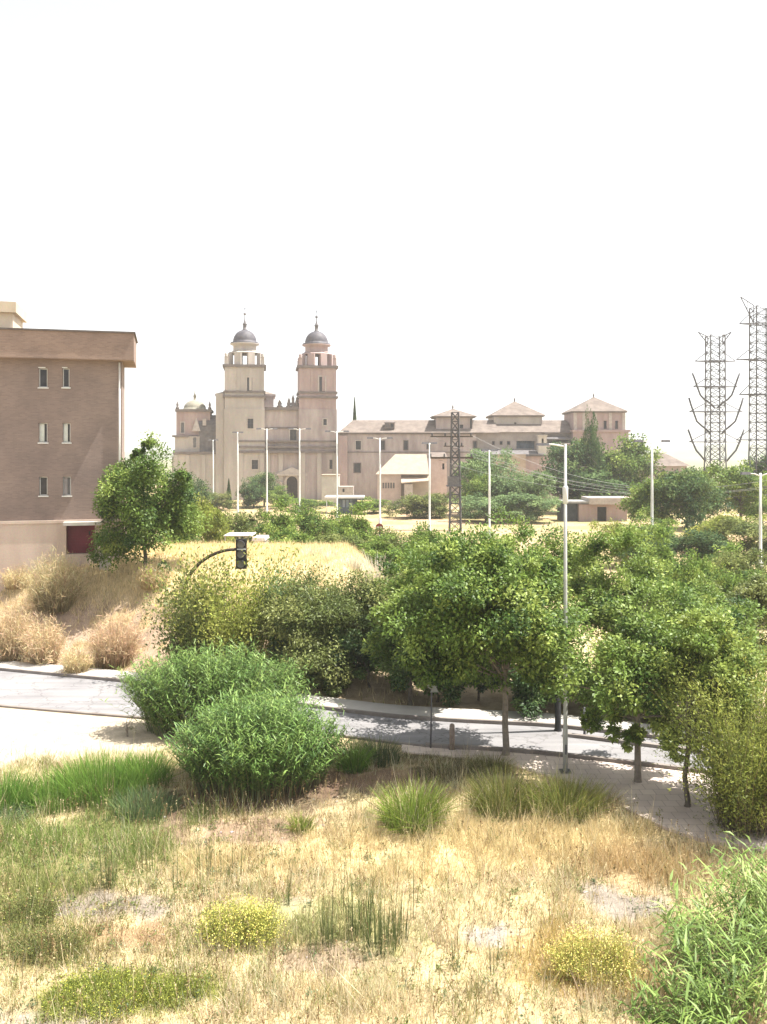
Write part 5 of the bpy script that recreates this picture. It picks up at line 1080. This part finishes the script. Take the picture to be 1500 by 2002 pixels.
# ------------------------------------------------------------------ grass of the field and the bank
g = np.random.default_rng(99)
def blades(n, X, Y, h, w, C, lean, geo):
    zg = ground(X, Y); P0 = np.stack([X, Y, zg - .02], 1); a = g.random(n)*6.28
    d = np.stack([np.cos(a), np.sin(a), 0*a], 1); P2 = P0 + d*(h*lean)[:, None] + np.array([0, 0, 1.])*(h*np.sqrt(np.clip(1 - lean**2, .1, 1)))[:, None]
    S = unit(np.cross(P2 - P0, rdir(n, g)))*(w*.5)[:, None]
    geo.tris(np.stack([P0 - S, P0 + S, P2], 1), C*.9, np.clip(C*1.12, 0, .9))
geo = Geo(); n = 470000
Y = np.sqrt(g.uniform(14.0**2, 28.5**2, n)); X = g.uniform(-.49, .49, n)*Y
ntf = 11000; TY = np.sqrt(g.uniform(14.0**2, 28.5**2, ntf)); TX = g.uniform(-.49, .49, ntf)*TY; tk = g.integers(0, ntf, n); tuf = g.random(n) < .62
TH = g.lognormal(-.05, .38, ntf); TC = g.uniform(.72, 1.22, (ntf, 1)) * (1 + g.normal(size=(ntf, 3))*.05)
tr_ = .055 + .05*TH[tk]; X = np.where(tuf, TX[tk] + g.normal(size=n)*tr_, X); Y = np.where(tuf, TY[tk] + g.normal(size=n)*tr_, Y)
cl = nz(X, Y, .45, 6)*.5 + nz(X, Y, 1.4, 10)*.5
keep = np.clip(.55 + .5*cl, .12, 1); hf = np.clip(.75 + .5*nz(X, Y, .9, 14), .35, 1.5)*np.where(tuf, TH[tk]*1.12, .8)
t = g.random(n)[:, None]; C = (np.array((.62,.52,.31))*(1-t) + np.array((.82,.74,.53))*t)*(1 + .12*cl[:, None])*np.where(tuf[:, None], TC[tk], 1.)
gr = (g.random(n) < .08 + .2*sm((nz(X, Y, 1.2, 17) - .05)/.4) + .42*sm((-1.5 - X)/4)*sm((nz(X, Y, 1.0, 12) + .35)/.5)*sm((Y - 15.5)/2)); C[gr] = np.array((.27,.31,.09))*g.uniform(.7, 1.3, (gr.sum(), 1))
bn = g.random(n) < .10; C[bn] = np.array((.32,.22,.12))*g.uniform(.6, 1.2, (bn.sum(), 1))
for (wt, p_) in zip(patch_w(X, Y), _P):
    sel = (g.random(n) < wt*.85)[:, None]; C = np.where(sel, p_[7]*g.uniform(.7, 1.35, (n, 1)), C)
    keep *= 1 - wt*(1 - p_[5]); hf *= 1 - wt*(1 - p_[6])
nr = kN(X) - Y
pvz = (X > .2) & (Y > np.interp(X, pvx, pvy) - .12)
lot = sm((-6.0 - X)/1.8)*sm((5.6 - nr + nz(X, Y, 1, 7)*.6 - np.clip((X + 12)*.5, 0, 3))/.8)
keep *= (nr > .25) * (~pvz) * (1 - .97*lot)
ok = g.random(n) < keep
X, Y, C, hf = X[ok], Y[ok], C[ok], hf[ok]; k = len(X)
h = np.clip(g.lognormal(-1.35, .4, k), .08, .75)*hf
blades(k, X, Y, h, g.uniform(.009, .02, k), cj((1,1,1), k, .12, g)*C, g.uniform(.1, .75, k), geo)
tag(geo.build('grass', STRAW), 'dry straw-coloured grass with green weeds covering the foreground field', None, None, 'stuff')
geo = Geo(); n = 230000
Y = g.uniform(33, 66, n); X = g.uniform(-27, 3, n); t_ = Y - kF(X)
bank = sm((6.2 - t_)/1.5); cl = nz(X, Y, .8, 11)
keep = np.where(t_ < 1.6, 0, .7)*(1 - bank*(1 - np.clip(.10 + .9*sm((cl - .1)/.3), 0, 1)))*(1 - .75*sm((X + 3.5)/3))*(X < 3)
C = np.array((.72,.59,.35))*g.uniform(.8, 1.2, (n, 1)); C = C*(1 - bank[:, None]*.25*g.random((n, 1)))
gr = g.random(n) < .06 + .5*sm((2.6 - t_)/.8); C[gr] = np.array((.26,.27,.10))*g.uniform(.7, 1.3, (gr.sum(), 1))
ok = g.random(n) < keep; X, Y, C = X[ok], Y[ok], C[ok]; k = len(X)
blades(k, X, Y, np.clip(g.lognormal(-1.3, .35, k), .1, .6), g.uniform(.018, .04, k), C, g.uniform(.05, .6, k), geo)
tag(geo.build('grass', STRAW), 'pale dry grass on the bank and plateau before the flats', None, None, 'stuff')
# small broad-leaved weeds, seed stalks and loose stones of the field
geo = Geo(); nw_ = 1500; WY = np.sqrt(g.uniform(14.2**2, 24**2, nw_)); WX = g.uniform(-.48, .46, nw_)*WY
ok = g.random(nw_) < np.clip(.12 + .75*sm((-1 - WX)/4) + .5*sm((nz(WX, WY, 1.3, 15) - .2)/.3), 0, 1); WX, WY = WX[ok], WY[ok]; nw_ = len(WX)
m_ = 26; k = np.repeat(np.arange(nw_), m_); rr = g.uniform(.06, .2, nw_)[k]; a = g.random(len(k))*6.28; q = np.sqrt(g.random(len(k)))
P = np.stack([WX[k] + np.cos(a)*q*rr, WY[k] + np.sin(a)*q*rr, ground(WX[k], WY[k]) + rr*1.3*g.random(len(k))*(1.1 - q*.6)], 1)
cw = np.array([(.16,.21,.06), (.22,.25,.08), (.33,.32,.12), (.14,.19,.09)])[g.integers(0, 4, nw_)]
L_ = g.uniform(.03, .085, len(k)); geo.leaves(P, unit(rdir(len(k), g) + np.array([0,0,.5])), unit(rdir(len(k), g)*.7 + np.array([0,0,1.])), L_, L_*.5, cj((1,1,1), len(k), .2, g)*cw[k])
tag(geo.build('weeds', LEAF), 'small green weeds scattered through the straw, thickest at the left', None, None, 'stuff')
geo = Geo(); n3 = 5200; SY_ = np.sqrt(g.uniform(14.2**2, 25.5**2, n3)); SX_ = g.uniform(-.48, .46, n3)*SY_
ok = (kN(SX_) - SY_ > 4.2) & ~((SX_ > .2) & (SY_ > np.interp(SX_, pvx, pvy) - .3)) & (g.random(n3) < .35 + .6*sm((nz(SX_, SY_, 1.0, 20) - .0)/.3)); SX_, SY_ = SX_[ok], SY_[ok]; n3 = len(SX_)
P0 = np.stack([SX_, SY_, ground(SX_, SY_)], 1); hh3 = g.uniform(.28, .62, n3); dd3 = rdir(n3, g)*np.array([1,1,0])*.28
P2 = P0 + (np.array([0,0,1.]) + dd3)*hh3[:, None]; P1 = (P0 + P2)/2 + rdir(n3, g)*.02; Sx = unit(np.cross(P2 - P0, rdir(n3, g)))
c3_ = np.array([(.22,.14,.07), (.50,.38,.2), (.18,.17,.07), (.66,.55,.33)])[g.integers(0, 4, n3)]
geo.strips(P0, P1, P2, Sx, .010, .009, .007, c3_, c3_)
kk_ = np.repeat(np.arange(n3), 5); u = g.uniform(.72, 1.02, (len(kk_), 1)); Ph = P0[kk_] + (P2 - P0)[kk_]*u; geo.leaves(Ph, unit(rdir(len(kk_), g) + np.array([0,0,.8])), rdir(len(kk_), g), .05, .022, cj((1,1,1), len(kk_), .2, g)*c3_[kk_])
tag(geo.build('seed_stalks', STRAW), 'thin dry seed stalks standing above the straw', None, None, 'stuff')
geo = Geo(); n4 = 1500; SY_ = np.sqrt(g.uniform(14.5**2, 25**2, n4)); SX_ = g.uniform(-.47, .45, n4)*SY_
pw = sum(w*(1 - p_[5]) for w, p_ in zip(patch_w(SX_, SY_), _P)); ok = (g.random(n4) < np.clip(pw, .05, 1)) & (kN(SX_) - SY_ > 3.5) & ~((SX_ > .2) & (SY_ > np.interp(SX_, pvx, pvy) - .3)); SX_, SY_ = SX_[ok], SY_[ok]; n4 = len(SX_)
rs = g.lognormal(-3.75, .4, n4)[:, None]; c0 = np.stack([SX_, SY_, ground(SX_, SY_) + rs[:, 0]*.3], 1); base = np.array([(1,0,0),(-1,0,0),(0,1,0),(0,-1,0),(0,0,.7),(0,0,-.7)])
Vs = c0[:, None, :] + (base[None]*g.uniform(.6, 1.3, (n4, 6, 1)) + g.normal(size=(n4, 6, 3))*.15)*rs[:, None, :]
cs_ = cj((.40,.36,.32), n4, .15, g)
for f_ in [(0,2,4),(2,1,4),(1,3,4),(3,0,4),(2,0,5),(1,2,5),(3,1,5),(0,3,5)]: geo.tris(Vs[:, list(f_)], cs_, cs_)
tag(geo.build('stones', leaf_mat('stone_chips', 0., .9, .1)), 'loose grey stones on the bare patches of the field', None, None, 'stuff')
# pale plumes at the end of the plateau
for i, (x, y, lab) in enumerate([(612, 1092, 'whitish plume grass at the end of the plateau, left tuft'), (650, 1098, 'whitish plume grass at the end of the plateau, middle tuft'), (690, 1108, 'whitish plume grass at the end of the plateau, right tuft'), (735, 1118, 'whitish plume grass beside the narrow leafy shrub')]):
    Y = 47.5 - i*1.4; X = px(x, Y); zg = pz(y + 22, Y); tuft('plume_grass', lab, 'grass', X, Y, 190 + i, 260, pz(y - 14, Y) - min(zg, g1(X, Y)), .35, .35, .035, (.45,.38,.24), (.74,.70,.60), STRAW, 'plume grass', zg=min(zg, g1(X, Y)))
